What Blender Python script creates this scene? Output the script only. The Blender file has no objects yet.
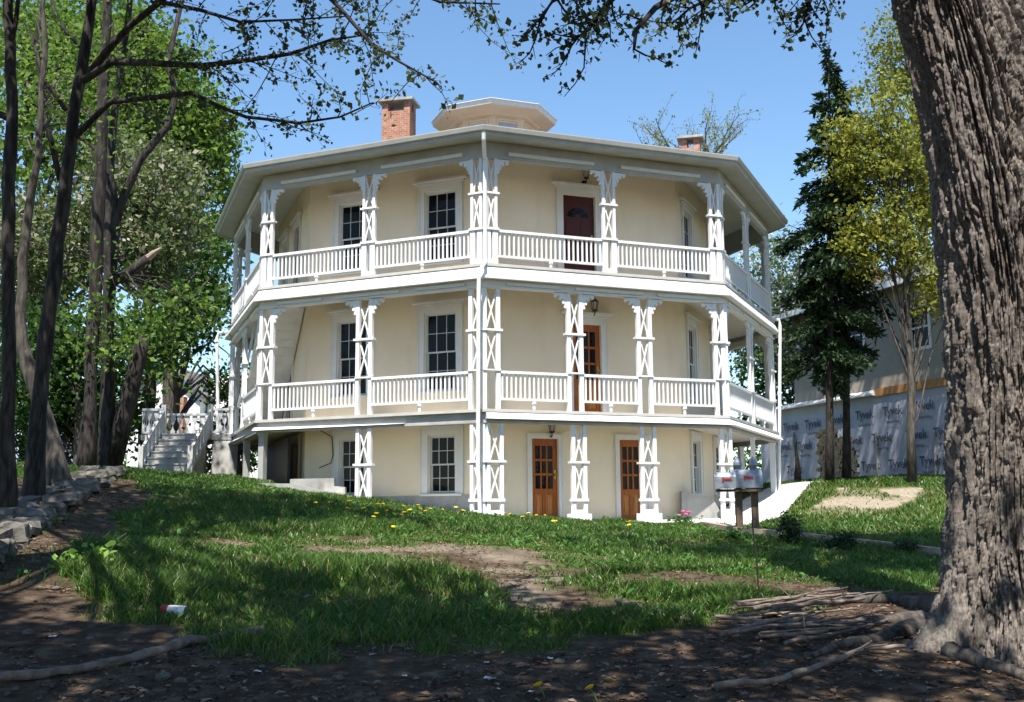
import bpy, math, random
import numpy as np
from mathutils import Vector, Matrix
random.seed(7); RNG = np.random.default_rng(7)
sc = bpy.context.scene
COL = sc.collection
R_ = math.radians

# ------------------------------------------------------------------ camera
CAM_D, YAW, CAM_Z, FPX, PITCH, ROLL = 29.4171, .0111, .8893, 1099.97, .1477, .0068
Fw = np.array([math.sin(YAW)*math.cos(PITCH), math.cos(YAW)*math.cos(PITCH), math.sin(PITCH)])
_r = np.array([math.cos(YAW), -math.sin(YAW), 0]); _u = np.cross(_r, Fw)
Rt = math.cos(ROLL)*_r - math.sin(ROLL)*_u
Up = math.sin(ROLL)*_r + math.cos(ROLL)*_u
CP = np.array([0, -CAM_D, CAM_Z])
cam_d = bpy.data.cameras.new('camera'); cam = bpy.data.objects.new('camera', cam_d); COL.objects.link(cam)
cam.matrix_world = Matrix(((Rt[0], Up[0], -Fw[0], CP[0]), (Rt[1], Up[1], -Fw[1], CP[1]), (Rt[2], Up[2], -Fw[2], CP[2]), (0, 0, 0, 1)))
cam_d.sensor_width = 36; cam_d.lens = FPX/1024*36; cam_d.clip_start = .05; cam_d.clip_end = 3000
sc.camera = cam

# ------------------------------------------------------------------ light
SUN_EL, SUN_AZ = R_(62), R_(8)          # azimuth: how far left of behind the camera
w = bpy.data.worlds.new("World"); sc.world = w; w.use_nodes = True
nt = w.node_tree; bg = nt.nodes['Background']
sky = nt.nodes.new('ShaderNodeTexSky'); sky.sky_type = 'NISHITA'; sky.sun_disc = False
sky.sun_elevation = SUN_EL; sky.sun_rotation = math.pi + SUN_AZ
sky.air_density = 1.0; sky.dust_density = .1; sky.ozone_density = 1.0; sky.altitude = 100
hsv = nt.nodes.new('ShaderNodeHueSaturation'); hsv.inputs['Saturation'].default_value = 1.12; hsv.inputs['Hue'].default_value = .497
nt.links.new(sky.outputs[0], hsv.inputs['Color']); nt.links.new(hsv.outputs[0], bg.inputs[0]); bg.inputs[1].default_value = .115
sl = bpy.data.lights.new('sun', 'SUN'); so = bpy.data.objects.new('sun', sl); COL.objects.link(so)
sl.energy = 5.0; sl.angle = R_(.53); sl.color = (1, .945, .86)
SD = Vector((-math.sin(SUN_AZ)*math.cos(SUN_EL), -math.cos(SUN_AZ)*math.cos(SUN_EL), math.sin(SUN_EL)))
so.rotation_euler = SD.to_track_quat('Z', 'Y').to_euler(); so.location = SD*60
sc.view_settings.view_transform = 'Standard'; sc.view_settings.look = 'None'
sc.view_settings.exposure = 1.0; sc.view_settings.gamma = 1
sc.render.engine = 'CYCLES'
sc.cycles.use_denoising = True
sc.cycles.max_bounces = 6; sc.cycles.diffuse_bounces = 3; sc.cycles.glossy_bounces = 2
sc.cycles.transmission_bounces = 3; sc.cycles.transparent_max_bounces = 6

# ------------------------------------------------------------------ pixel <-> world (design aid)
def ray(x, y): return Fw + (x-512)/FPX*Rt - (y-351)/FPX*Up
def at(x, y, d):
    """point on the line of sight through photo pixel x,y, d metres ahead of the camera along Y"""
    r = ray(x, y); return CP + r*(d/r[1])

# ------------------------------------------------------------------ materials
def nodes(m): return m.node_tree.nodes, m.node_tree.links
def mat(name, col, rough=.7, col2=None, scale=4, detail=6, bump=0, bscale=None, spec=.3, stretch=(1, 1, 1), lo=.35, hi=.65, spots=None, metallic=0):
    m = bpy.data.materials.new(name); m.use_nodes = True
    N, L = nodes(m); b = N['Principled BSDF']
    b.inputs['Roughness'].default_value = rough
    b.inputs['Specular IOR Level'].default_value = spec
    b.inputs['Metallic'].default_value = metallic
    b.inputs['Base Color'].default_value = (*col, 1)
    tc = N.new('ShaderNodeTexCoord'); mp = N.new('ShaderNodeMapping'); mp.inputs['Scale'].default_value = stretch
    L.new(tc.outputs['Object'], mp.inputs[0])
    if col2 is not None:
        n = N.new('ShaderNodeTexNoise'); n.inputs['Scale'].default_value = scale; n.inputs['Detail'].default_value = detail
        n.inputs['Roughness'].default_value = .6
        L.new(mp.outputs[0], n.inputs['Vector'])
        rp = N.new('ShaderNodeValToRGB'); rp.color_ramp.elements[0].position = lo; rp.color_ramp.elements[1].position = hi
        rp.color_ramp.elements[0].color = (*col, 1); rp.color_ramp.elements[1].color = (*col2, 1)
        L.new(n.outputs['Fac'], rp.inputs[0]); L.new(rp.outputs[0], b.inputs['Base Color'])
    if bump:
        n2 = N.new('ShaderNodeTexNoise'); n2.inputs['Scale'].default_value = bscale or scale*4; n2.inputs['Detail'].default_value = 8
        L.new(mp.outputs[0], n2.inputs['Vector'])
        bp = N.new('ShaderNodeBump'); bp.inputs['Strength'].default_value = bump; bp.inputs['Distance'].default_value = .02
        L.new(n2.outputs['Fac'], bp.inputs['Height']); L.new(bp.outputs[0], b.inputs['Normal'])
    return m
def leafmat(name, c1, c2, trans=.35, c3=None):
    m = bpy.data.materials.new(name); m.use_nodes = True
    N, L = nodes(m); b = N['Principled BSDF']; b.inputs['Roughness'].default_value = .55; b.inputs['Specular IOR Level'].default_value = .25
    a = N.new('ShaderNodeAttribute'); a.attribute_name = 'rnd'
    rp = N.new('ShaderNodeValToRGB'); e = rp.color_ramp.elements
    e[0].color = (*c1, 1); e[1].color = (*c2, 1)
    if c3:
        x = e.new(.8); x.color = (*c2, 1); e[2].color = (*c3, 1); e[2].position = .9
    L.new(a.outputs['Fac'], rp.inputs[0]); L.new(rp.outputs[0], b.inputs['Base Color'])
    t = N.new('ShaderNodeBsdfTranslucent'); L.new(rp.outputs[0], t.inputs['Color'])
    mx = N.new('ShaderNodeMixShader'); mx.inputs[0].default_value = trans
    L.new(b.outputs[0], mx.inputs[1]); L.new(t.outputs[0], mx.inputs[2])
    L.new(mx.outputs[0], N['Material Output'].inputs[0])
    return m
def _gloss(m, r): nodes(m)[0]['Principled BSDF'].inputs['Roughness'].default_value = r
def brickmat(name, c1, c2, mortar, scale):
    m = bpy.data.materials.new(name); m.use_nodes = True
    N, L = nodes(m); b = N['Principled BSDF']; b.inputs['Roughness'].default_value = .85
    g = N.new('ShaderNodeTexCoord'); s = N.new('ShaderNodeSeparateXYZ'); L.new(g.outputs['Object'], s.inputs[0])
    ad = N.new('ShaderNodeMath'); ad.operation = 'ADD'; L.new(s.outputs[0], ad.inputs[0]); L.new(s.outputs[1], ad.inputs[1])
    c = N.new('ShaderNodeCombineXYZ'); L.new(ad.outputs[0], c.inputs[0]); L.new(s.outputs[2], c.inputs[1])
    t = N.new('ShaderNodeTexBrick'); t.inputs['Scale'].default_value = scale
    t.inputs['Color1'].default_value = (*c1, 1); t.inputs['Color2'].default_value = (*c2, 1); t.inputs['Mortar'].default_value = (*mortar, 1)
    t.inputs['Mortar Size'].default_value = .02; t.inputs['Bias'].default_value = 0
    L.new(c.outputs[0], t.inputs['Vector'])
    n = N.new('ShaderNodeTexNoise'); n.inputs['Scale'].default_value = 7; L.new(g.outputs['Object'], n.inputs['Vector'])
    mx = N.new('ShaderNodeMixRGB'); mx.blend_type = 'MIX'; mx.inputs[2].default_value = (.55, .38, .3, 1)
    mr = N.new('ShaderNodeMapRange'); mr.inputs[1].default_value = .5; mr.inputs[2].default_value = .75; mr.inputs[4].default_value = .5
    L.new(n.outputs['Fac'], mr.inputs[0]); L.new(mr.outputs[0], mx.inputs[0]); L.new(t.outputs['Color'], mx.inputs[1])
    L.new(mx.outputs[0], b.inputs['Base Color'])
    return m
def linesmat(name, col, period, bump=.6, col2=None):
    m = mat(name, col, .6, col2 or tuple(x*.86 for x in col), 1.5)
    N, L = nodes(m); b = N['Principled BSDF']
    tc = N.new('ShaderNodeTexCoord'); wv = N.new('ShaderNodeTexWave'); wv.bands_direction = 'Z'; wv.wave_profile = 'SAW'
    wv.inputs['Scale'].default_value = .314/period; wv.inputs['Distortion'].default_value = 0
    L.new(tc.outputs['Object'], wv.inputs[0])
    bp = N.new('ShaderNodeBump'); bp.inputs['Strength'].default_value = bump; bp.inputs['Distance'].default_value = .02; bp.invert = True
    L.new(wv.outputs['Fac'], bp.inputs['Height']); L.new(bp.outputs[0], b.inputs['Normal'])
    return m

M = dict(
 stucco=mat('cream stucco', (.83, .715, .55), .9, (.78, .665, .505), 1.1, 8, .15, 60),
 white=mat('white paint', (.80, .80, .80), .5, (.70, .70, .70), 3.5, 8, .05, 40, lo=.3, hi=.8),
 trim=mat('off white trim', (.74, .73, .70), .5, (.68, .67, .64), 2.5, 6),
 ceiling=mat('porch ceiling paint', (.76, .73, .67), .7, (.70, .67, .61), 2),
 grey=mat('grey weathered paint', (.30, .30, .29), .7, (.40, .40, .385), 3, 8, .1, 30),
 stepgrey=mat('tree shaded white paint', (.50, .50, .49), .7, (.40, .40, .39), 5, 8, .1, 30),  # white paint greyed: the trees' shade on the step rails is in the colour
 deck=mat('pale grey deck paint', (.54, .52, .48), .6, (.46, .44, .41), 3, 8, .1, 30),
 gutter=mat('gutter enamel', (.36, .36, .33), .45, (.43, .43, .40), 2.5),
 roof=mat('roof felt', (.12, .12, .12), .9, (.17, .165, .16), 6, 8, .2, 60),
 glass=mat('window glass', (.008, .010, .012), .04, None, spec=.11),
 sash=mat('sash paint', (.62, .62, .60), .5, (.55, .55, .54), 4),
 darkred=mat('dark red door paint', (.075, .012, .010), .45, (.055, .010, .009), 4),
 oak=mat('varnished orange wood', (.40, .115, .016), .4, (.26, .065, .010), 5, 8, 0, stretch=(6, 6, .6)),
 panelwood=mat('pale varnished panel', (.52, .22, .055), .4, (.38, .14, .03), 5, 8, 0, stretch=(6, 6, .6)),
 black=mat('black iron', (.015, .014, .013), .4, (.03, .026, .022), 20),
 lampglass=mat('lamp glass', (.55, .50, .40), .1, None, spec=.5),
 brass=mat('brass', (.5, .36, .12), .35, (.36, .25, .08), 30, metallic=.9),
 concrete=mat('grey concrete', (.30, .30, .29), .9, (.40, .395, .38), 3, 10, .2, 30),
 paleconcrete=mat('pale concrete', (.62, .61, .58), .9, (.52, .51, .48), 1.8, 10, .15, 40),
 cupola=mat('bare plywood sheathing', (.80, .58, .40), .8, (.82, .67, .52), 2.2, 6, .1, 30),
 cupolaedge=mat('white drip edge', (.78, .77, .75), .5, (.70, .68, .66), 8),
 brick=brickmat('chimney brick', (.26, .085, .045), (.36, .15, .085), (.34, .28, .22), 4.6),
 brick2=brickmat('old brick', (.30, .09, .06), (.38, .14, .09), (.36, .30, .26), 4.6),
 boards=mat('white boards', (.74, .74, .72), .6, (.64, .64, .62), 3),
 siding=linesmat('tan clapboard siding', (.36, .315, .25), .14, .6),
 cream_siding=linesmat('white clapboard siding', (.72, .72, .70), .14, .5),
 blue_siding=linesmat('pale blue siding', (.38, .47, .60), .14, .5),
 wrap=mat('house wrap sheet', (.46, .475, .55), .5, (.37, .385, .45), 1.2, 6, .5, 5),
 print=mat('printed ink', (.045, .055, .10), .6, (.10, .11, .16), 10),
 osb=mat('bare board', (.50, .26, .10), .8, (.38, .19, .07), 14, 6),
 galv=mat('galvanised metal', (.20, .22, .26), .45, (.27, .29, .34), 14, 4, metallic=.35),
 red=mat('red plastic', (.35, .02, .02), .5, (.28, .02, .02), 20),
 postwood=mat('weathered post', (.075, .052, .036), .85, (.14, .10, .07), 10, 8, .3, 40, stretch=(5, 5, .7)),
 timber=mat('weathered timber', (.26, .20, .15), .9, (.38, .31, .25), 6, 8, .3, 40, stretch=(1, 5, 5)),
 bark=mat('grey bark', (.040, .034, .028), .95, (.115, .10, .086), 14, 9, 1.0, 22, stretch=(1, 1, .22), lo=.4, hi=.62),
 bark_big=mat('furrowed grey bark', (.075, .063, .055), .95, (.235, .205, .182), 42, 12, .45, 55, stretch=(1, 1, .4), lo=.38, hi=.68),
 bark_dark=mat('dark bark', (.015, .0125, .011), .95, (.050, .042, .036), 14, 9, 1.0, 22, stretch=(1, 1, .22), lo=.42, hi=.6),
 twig=mat('dead twig', (.11, .085, .068), .9, (.23, .185, .155), 12, 8, .3, 50),
 stone=mat('fieldstone', (.065, .060, .052), .95, (.20, .185, .165), 3.5, 10, .5, 18),
 log=mat('log bark', (.075, .055, .04), .95, (.13, .10, .075), 12, 8, .4, 40),
 cut=mat('cut log end', (.62, .48, .33), .85, (.44, .32, .21), 9, 6),
 paper=mat('crumpled paper', (.78, .77, .76), .7, (.7, .69, .68), 12),
 dandelion=mat('dandelion yellow', (.78, .52, .02), .8, (.65, .40, .01), 30),
 pink=mat('pink petals', (.62, .14, .30), .7, (.5, .09, .22), 30),
 stalk=mat('green stalk', (.08, .15, .03), .7, (.11, .19, .04), 8),
 lawnleaf=leafmat('grass blade', (.026, .075, .011), (.080, .165, .024), .26, (.23, .21, .09)),
 litter=leafmat('dead leaf', (.07, .042, .024), (.16, .10, .065), .1, (.25, .19, .14)),
 leaf_maple=leafmat('fresh maple leaf', (.070, .145, .018), (.18, .27, .045), .42),
 leaf_deep=leafmat('deep green leaf', (.022, .06, .012), (.06, .125, .024), .33),
 leaf_bloom=leafmat('pale blossom and leaf', (.08, .13, .035), (.17, .20, .075), .35, (.42, .37, .32)),
 leaf_white=leafmat('white blossom and leaf', (.10, .16, .05), (.22, .26, .12), .3, (.72, .70, .68)),
 leaf_yellow=leafmat('yellow green young leaf', (.17, .19, .022), (.29, .30, .05), .42),
 leaf_dark=leafmat('dark silhouette leaf', (.035, .048, .018), (.10, .125, .04), .33),  # young leaf colour, darkened so overhead leaves look like shaded silhouettes
 needle=leafmat('spruce needle', (.012, .032, .014), (.04, .075, .025), .12),
 sapling=leafmat('light sapling leaf', (.16, .30, .05), (.25, .42, .09), .4),
 weed=leafmat('weed leaf', (.04, .12, .02), (.09, .21, .04), .3),
)

def weather(m, dark, scale, stretch, lo, hi, amt):
    N, L = nodes(m); b = N['Principled BSDF']; src = b.inputs['Base Color'].links[0].from_socket
    tc = N.new('ShaderNodeTexCoord'); mp = N.new('ShaderNodeMapping'); mp.inputs['Scale'].default_value = stretch; L.new(tc.outputs['Object'], mp.inputs[0])
    n = N.new('ShaderNodeTexNoise'); n.inputs['Scale'].default_value = scale; n.inputs['Detail'].default_value = 9; n.inputs['Roughness'].default_value = .65; L.new(mp.outputs[0], n.inputs['Vector'])
    r = N.new('ShaderNodeMapRange'); r.inputs[1].default_value = lo; r.inputs[2].default_value = hi; r.inputs[4].default_value = amt; L.new(n.outputs['Fac'], r.inputs[0])
    x = N.new('ShaderNodeMixRGB'); x.inputs[2].default_value = (*dark, 1); L.new(r.outputs[0], x.inputs[0]); L.new(src, x.inputs[1]); L.new(x.outputs[0], b.inputs['Base Color'])
_gloss(M['lawnleaf'], .36)
weather(M['stucco'], (.50, .42, .32), 2.2, (1, 1, .22), .54, .76, .30)
weather(M['stucco'], (.86, .76, .57), .7, (1, 1, 1), .5, .7, .5)
weather(M['white'], (.42, .40, .36), 7, (1, 1, .35), .58, .78, .5)
weather(M['trim'], (.45, .43, .39), 6, (1, 1, .35), .58, .78, .45)
weather(M['bark_big'], (.20, .21, .17), 3.0, (1, 1, .6), .56, .72, .6)
weather(M['bark_big'], (.055, .045, .04), 2.2, (1.2, 1.2, .3), .52, .68, .6)
weather(M['stone'], (.035, .04, .022), 6, (1, 1, 1), .48, .62, .8)
weather(M['concrete'], (.13, .125, .11), 2.5, (1, 1, .4), .5, .7, .6)

# ------------------------------------------------------------------ mesh building
WL = {}                                                            # world place of every parent
class MB:
    def __init__(s): s.v = []; s.f = []; s.mi = []; s.cur = 0
    def add(s, vs, fs):
        o = len(s.v); s.v += [tuple(float(c) for c in p) for p in vs]; s.f += [tuple(i+o for i in f) for f in fs]; s.mi += [s.cur]*len(fs); return s
    def hexa(s, p):                                                # 8 points: bottom ring of 4, top ring of 4
        return s.add(p, [(3, 2, 1, 0), (4, 5, 6, 7), (0, 1, 5, 4), (1, 2, 6, 5), (2, 3, 7, 6), (3, 0, 4, 7)])
    def box(s, lo, hi, fr=None):
        x0, y0, z0 = lo; x1, y1, z1 = hi
        p = [(x0, y0, z0), (x1, y0, z0), (x1, y1, z0), (x0, y1, z0), (x0, y0, z1), (x1, y0, z1), (x1, y1, z1), (x0, y1, z1)]
        return s.hexa([fr(*q) for q in p] if fr else p)
    def bar(s, a, b, w, h, up=(0, 0, 1)):                          # a slanting bar of section w x h
        a, b, up = np.array(a, float), np.array(b, float), np.array(up, float)
        d = (b-a)/np.linalg.norm(b-a); sd = np.cross(d, up); sd /= np.linalg.norm(sd)+1e-12; u = np.cross(sd, d)
        q = lambda c: [c-sd*w/2-u*h/2, c+sd*w/2-u*h/2, c+sd*w/2+u*h/2, c-sd*w/2+u*h/2]
        return s.hexa(q(a)+q(b))
    def tube(s, path, rad, seg=8, cap=True):
        P = [np.array(p, float) for p in path]; n = len(P)
        if not hasattr(rad, '__len__'): rad = [rad]*n
        ref = np.array([.31, .17, .93]); vs = []; fs = []; prev = None
        for i, p in enumerate(P):
            d = P[min(i+1, n-1)]-P[max(i-1, 0)]; d /= np.linalg.norm(d)+1e-12
            if prev is None:
                a = np.cross(d, ref)
                if np.linalg.norm(a) < .2: a = np.cross(d, np.array([1, 0, 0.]))
            else: a = prev-d*(prev@d)
            a /= np.linalg.norm(a)+1e-12; prev = a; b = np.cross(d, a)
            for k in range(seg):
                t = 2*math.pi*k/seg; vs.append(p+rad[i]*(a*math.cos(t)+b*math.sin(t)))
        for i in range(n-1):
            for k in range(seg):
                k2 = (k+1) % seg; fs.append((i*seg+k, i*seg+k2, (i+1)*seg+k2, (i+1)*seg+k))
        if cap: fs.append(tuple(range(seg))[::-1]); fs.append(tuple((n-1)*seg+k for k in range(seg)))
        return s.add(vs, fs)
    def lathe(s, prof, c=(0, 0, 0), seg=16):                      # [(r,z)]
        vs = [(c[0]+r*math.cos(2*math.pi*k/seg), c[1]+r*math.sin(2*math.pi*k/seg), c[2]+z) for r, z in prof for k in range(seg)]
        fs = [(i*seg+k, i*seg+(k+1) % seg, (i+1)*seg+(k+1) % seg, (i+1)*seg+k) for i in range(len(prof)-1) for k in range(seg)]
        fs += [tuple(range(seg))[::-1], tuple((len(prof)-1)*seg+k for k in range(seg))]
        return s.add(vs, fs)
    def prism(s, poly, t0, t1, fr):                                # flat outline in (u,z), thickness along n
        n = len(poly); vs = [fr(u, z, t0) for u, z in poly]+[fr(u, z, t1) for u, z in poly]
        return s.add(vs, [tuple(range(n))[::-1], tuple(range(n, 2*n))]+[(i, (i+1) % n, n+(i+1) % n, n+i) for i in range(n)])
    def build(s, name, m, parent=None, smooth=False, loc=None):
        me = bpy.data.meshes.new(name); off = WL.get(parent.name, (0, 0, 0)) if parent else (loc if loc is not None else (0, 0, 0))
        me.from_pydata([(x-off[0], y-off[1], z-off[2]) for x, y, z in s.v], [], s.f)
        for mm in (m if isinstance(m, (list, tuple)) else [m]): me.materials.append(mm)
        if any(s.mi): me.polygons.foreach_set('material_index', s.mi)
        if smooth: me.polygons.foreach_set('use_smooth', [True]*len(me.polygons))
        me.update(); o = bpy.data.objects.new(name, me); COL.objects.link(o)
        if parent: o.parent = parent; WL[o.name] = off
        elif loc is not None: o.location = loc; WL[o.name] = tuple(loc)
        return o
def np_mesh(name, V, F, m, parent=None, rnd=None, smooth=False, loc=None):
    V = np.asarray(V, np.float32); F = np.asarray(F, np.int32); k = F.shape[1]
    off = WL.get(parent.name, (0, 0, 0)) if parent else (loc if loc is not None else (0, 0, 0))
    V = V-np.array(off, np.float32)
    me = bpy.data.meshes.new(name); me.vertices.add(len(V)); me.vertices.foreach_set('co', V.ravel())
    me.loops.add(F.size); me.loops.foreach_set('vertex_index', F.ravel())
    me.polygons.add(len(F)); me.polygons.foreach_set('loop_start', np.arange(len(F), dtype=np.int32)*k)
    me.polygons.foreach_set('loop_total', np.full(len(F), k, np.int32))
    if smooth: me.polygons.foreach_set('use_smooth', np.ones(len(F), bool))
    me.update(calc_edges=True)
    if rnd is not None:
        a = me.attributes.new('rnd', 'FLOAT', 'FACE'); a.data.foreach_set('value', np.asarray(rnd, np.float32))
    me.materials.append(m); o = bpy.data.objects.new(name, me); COL.objects.link(o)
    if parent: o.parent = parent; WL[o.name] = off
    elif loc is not None: o.location = loc; WL[o.name] = tuple(loc)
    return o
def thing(name, label, cat, loc=(0, 0, 0), group=None):
    o = bpy.data.objects.new(name, None); COL.objects.link(o); o.location = loc; WL[o.name] = tuple(loc)
    return tag(o, label, cat, group)
def tag(o, label=None, cat=None, group=None, kind=None):
    if label: o['label'] = label
    if cat: o['category'] = cat
    if group: o['group'] = group
    if kind: o['kind'] = kind
    return o
def dup(root, loc, rot=None, scale=None, label=None):
    r = root.copy(); COL.objects.link(r); r.location = loc
    if rot is not None: r.rotation_euler = rot
    if scale is not None: r.scale = scale if hasattr(scale, '__len__') else (scale,)*3
    if label: r['label'] = label
    for ch in list(root.children):
        c = ch.copy(); COL.objects.link(c); c.parent = r
        for g in list(ch.children):
            q = g.copy(); COL.objects.link(q); q.parent = c
    return r
# value noise on numpy arrays
_T = RNG.random((256, 256)).astype(np.float32)
def vn(x, y):
    xi = np.floor(x).astype(int); yi = np.floor(y).astype(int); fx = x-xi; fy = y-yi
    fx = fx*fx*(3-2*fx); fy = fy*fy*(3-2*fy)
    g = lambda a, b: _T[a % 256, b % 256]
    return (g(xi, yi)*(1-fx)+g(xi+1, yi)*fx)*(1-fy)+(g(xi, yi+1)*(1-fx)+g(xi+1, yi+1)*fx)*fy
def fbm(x, y, o=4):
    s = 0; a = .5
    for i in range(o): s = s+a*vn(x*2**i+17*i, y*2**i+31*i); a *= .5
    return s

# ------------------------------------------------------------------ terrain
def _d(x, d, z): return (x, d-CAM_D, z)
CTRL = np.array([_d(0, 0, -.72), _d(-5, 0, -.6), _d(5, 0, -.7), _d(0, 6, -.30), _d(-4, 7, -.2), _d(4, 7, -.28), _d(-7, 8, .2), _d(8, 8, -.35),
 _d(0, 10, .02), _d(-4, 10, .16), _d(4, 10, -.05), _d(0, 14, .36), _d(-5, 14, .62), _d(-9, 14, 1.15), _d(4, 14, .16), _d(8, 14, 0),
 _d(0, 18, .66), _d(-4, 18, 1.0), _d(-8, 18, 1.45), _d(4.2, 20, .52), _d(6.4, 18, .36), _d(10, 18, .3),
 _d(-.3, 21.9, .86), _d(1.2, 22.6, .76), _d(3, 23.3, .70), _d(4.9, 23.9, .72), _d(-2.8, 22.8, 1.18), _d(-5.5, 24.3, 1.66), _d(-8.5, 27, 1.95), _d(-9, 29, 2.0), _d(-14, 24, 2.1),
 _d(6.5, 26, 1.0), _d(7.6, 30, 1.6), _d(8.7, 25, .95), _d(9.5, 29, 1.6), _d(10.5, 33, 1.85), _d(12, 38, 1.95), _d(14, 30, 1.8), _d(0, 30, .75), _d(-6, 30, 1.8), _d(5, 30, 1.0), _d(0, 40, 1.9), _d(-10, 42, 2.2),
 (-60, -40, .5), (60, -40, -.5), (-70, 40, 2.5), (70, 40, 2.3), (0, 90, 2.6), (-300, 0, 2), (300, 0, 1), (0, 400, 2.5), (0, -350, -.5)])
def _U(r2): return .5*r2*np.log(r2+1e-9)
def _tps(P):
    n = len(P); K = _U(((P[:, None, :2]-P[None, :, :2])**2).sum(-1))+np.eye(n)*.6
    A = np.zeros((n+3, n+3)); A[:n, :n] = K; A[:n, n] = 1; A[:n, n+1:] = P[:, :2]; A[n, :n] = 1; A[n+1:, :n] = P[:, :2].T
    return np.linalg.solve(A, np.r_[P[:, 2], 0, 0, 0])
_W = _tps(CTRL)
def gz(x, y):
    x = np.asarray(x, float); y = np.asarray(y, float); sh = x.shape; x = x.ravel(); y = y.ravel(); out = np.empty(x.size)
    for i in range(0, x.size, 40000):
        a, b = x[i:i+40000], y[i:i+40000]
        out[i:i+40000] = _U((a[:, None]-CTRL[None, :, 0])**2+(b[:, None]-CTRL[None, :, 1])**2)@_W[:-3]+_W[-3]+_W[-2]*a+_W[-1]*b
    out = np.clip(out, -1.2, 3.2)
    near = np.clip(1-np.hypot(x, y+18)/40, 0, 1)
    out += near*(.10*(fbm(x*.9+40, y*.9+40, 3)-.44)+.05*(fbm(x*3+9, y*3+9, 3)-.44))
    return out.reshape(sh)
def gz1(x, y): return float(gz(np.array([x]), np.array([y]))[0])
def on_ground(px, py):
    """where the line of sight through a photo pixel meets the ground"""
    r = ray(px, py); t = np.arange(4, 70, .02); P = CP+r*t[:, None]/r[1]
    i = np.argmax(P[:, 2] < gz(P[:, 0], P[:, 1])); return P[i]
def G(px, py): return on_ground(px, py)
def inpoly(x, y, poly):
    c = np.zeros(x.shape, bool); n = len(poly)
    for i in range(n):
        x0, y0 = poly[i][:2]; x1, y1 = poly[(i+1) % n][:2]
        if y0 == y1: continue
        hit = ((y0 > y) != (y1 > y)) & (x < (x1-x0)*(y-y0)/(y1-y0)+x0); c ^= hit
    return c

def axis(segs):
    out = []
    for a, b, s in segs: out += list(np.arange(a, b, s))
    out.append(segs[-1][1]); return np.array(out)
GX = axis([(-400, -60, 40), (-60, -16, 2), (-16, 16, .13), (16, 60, 2), (60, 400.1, 40)])
GY = axis([(-400, -60, 40), (-60, -30, 2), (-30, -4, .13), (-4, 20, .6), (20, 80, 3), (80, 400.1, 40)])
XX, YY = np.meshgrid(GX, GY); ZZ = gz(XX, YY)
# where grass grows (world-space map, 0..1)
EDGE = np.array([G(x, y)[:2] for x, y in [(60, 592), (120, 610), (200, 646), (330, 658), (480, 656), (560, 648), (640, 628), (720, 612), (820, 604), (930, 585)]])
BARE = [[G(x, y)[:2] for x, y in p] for p in (
    [(180, 541), (330, 536), (440, 543), (560, 552), (650, 556), (640, 566), (560, 576), (470, 568), (370, 556), (260, 551)],
    [(490, 578), (600, 576), (620, 590), (560, 606), (500, 598)])]
LUSH = [G(x, y)[:2] for x, y in [(66, 585), (120, 560), (300, 560), (470, 578), (500, 600), (490, 644), (330, 650), (200, 640), (110, 604)]]
BANK = [G(x, y)[:2] for x, y in [(800, 515), (838, 488), (925, 488), (915, 502), (868, 516)]]
LEFT = [G(x, y)[:2] for x, y in [(-60, 620), (-60, 480), (110, 476), (150, 492), (120, 540), (70, 560), (60, 620)]]
def grass_map(x, y):
    e = np.interp(x, EDGE[:, 0], EDGE[:, 1]); n = fbm(x*1.1+3, y*1.1+8, 4); n2 = fbm(x*.45+70, y*.45+5, 3)
    g = np.clip((y-e+1.6*(n-.47))/.45+.5, 0, 1)
    nn = np.clip((n-.27)*5+(n2-.40)*2, .10, 1)
    nn = np.where((y < -14.5) & (x > -.4), np.clip((n-.36)*6+(n2-.42)*3, .06, 1), nn)
    g = g*np.where(y > -14.5, np.clip(nn+.35, .1, 1), nn)
    g = np.where(inpoly(x+.4*(n-.45), y+.8*(n2-.45), LUSH), np.maximum(g, .55+.8*(n-.3)).clip(0, 1), g)
    for p in BARE: g = np.where(inpoly(x+.5*(n-.45), y+.9*(n2-.45), p), g*np.clip((n-.40)*5, .06, .8), g)
    g = np.where(inpoly(x, y+.6*(n-.45), BANK), g*.55*(n > .47)+.04, g)
    g = np.where(inpoly(x+.8*(n-.45), y, LEFT), g*.07, g)
    r = np.hypot(x, y)
    g = np.where(r < 6.7, 0, g)
    return g
tv = np.stack([XX, YY, ZZ], -1).reshape(-1, 3); ny, nx = XX.shape
idx = np.arange(ny*nx).reshape(ny, nx)
tf = np.stack([idx[:-1, :-1], idx[:-1, 1:], idx[1:, 1:], idx[1:, :-1]], -1).reshape(-1, 4)
gm = bpy.data.materials.new('soil and turf'); gm.use_nodes = True
N, L = nodes(gm); b = N['Principled BSDF']; b.inputs['Roughness'].default_value = 1; b.inputs['Specular IOR Level'].default_value = .1
tc = N.new('ShaderNodeTexCoord')
def _noise(s, det=8):
    n = N.new('ShaderNodeTexNoise'); n.inputs['Scale'].default_value = s; n.inputs['Detail'].default_value = det; n.inputs['Roughness'].default_value = .7
    L.new(tc.outputs['Object'], n.inputs['Vector']); return n
def _ramp(src, stops):
    r = N.new('ShaderNodeValToRGB'); e = r.color_ramp.elements
    while len(e) < len(stops): e.new(.5)
    for q, (p, c) in zip(e, stops): q.position = p; q.color = (*c, 1)
    L.new(src, r.inputs[0]); return r
n1 = _noise(5); soil = _ramp(n1.outputs['Fac'], [(.3, (.032, .021, .014)), (.5, (.075, .052, .036)), (.70, (.19, .14, .10))])
n3 = _noise(9); turf = _ramp(n3.outputs['Fac'], [(.3, (.045, .065, .018)), (.55, (.10, .105, .035)), (.72, (.19, .16, .075))])
at_ = N.new('ShaderNodeAttribute'); at_.attribute_name = 'turf'
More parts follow.
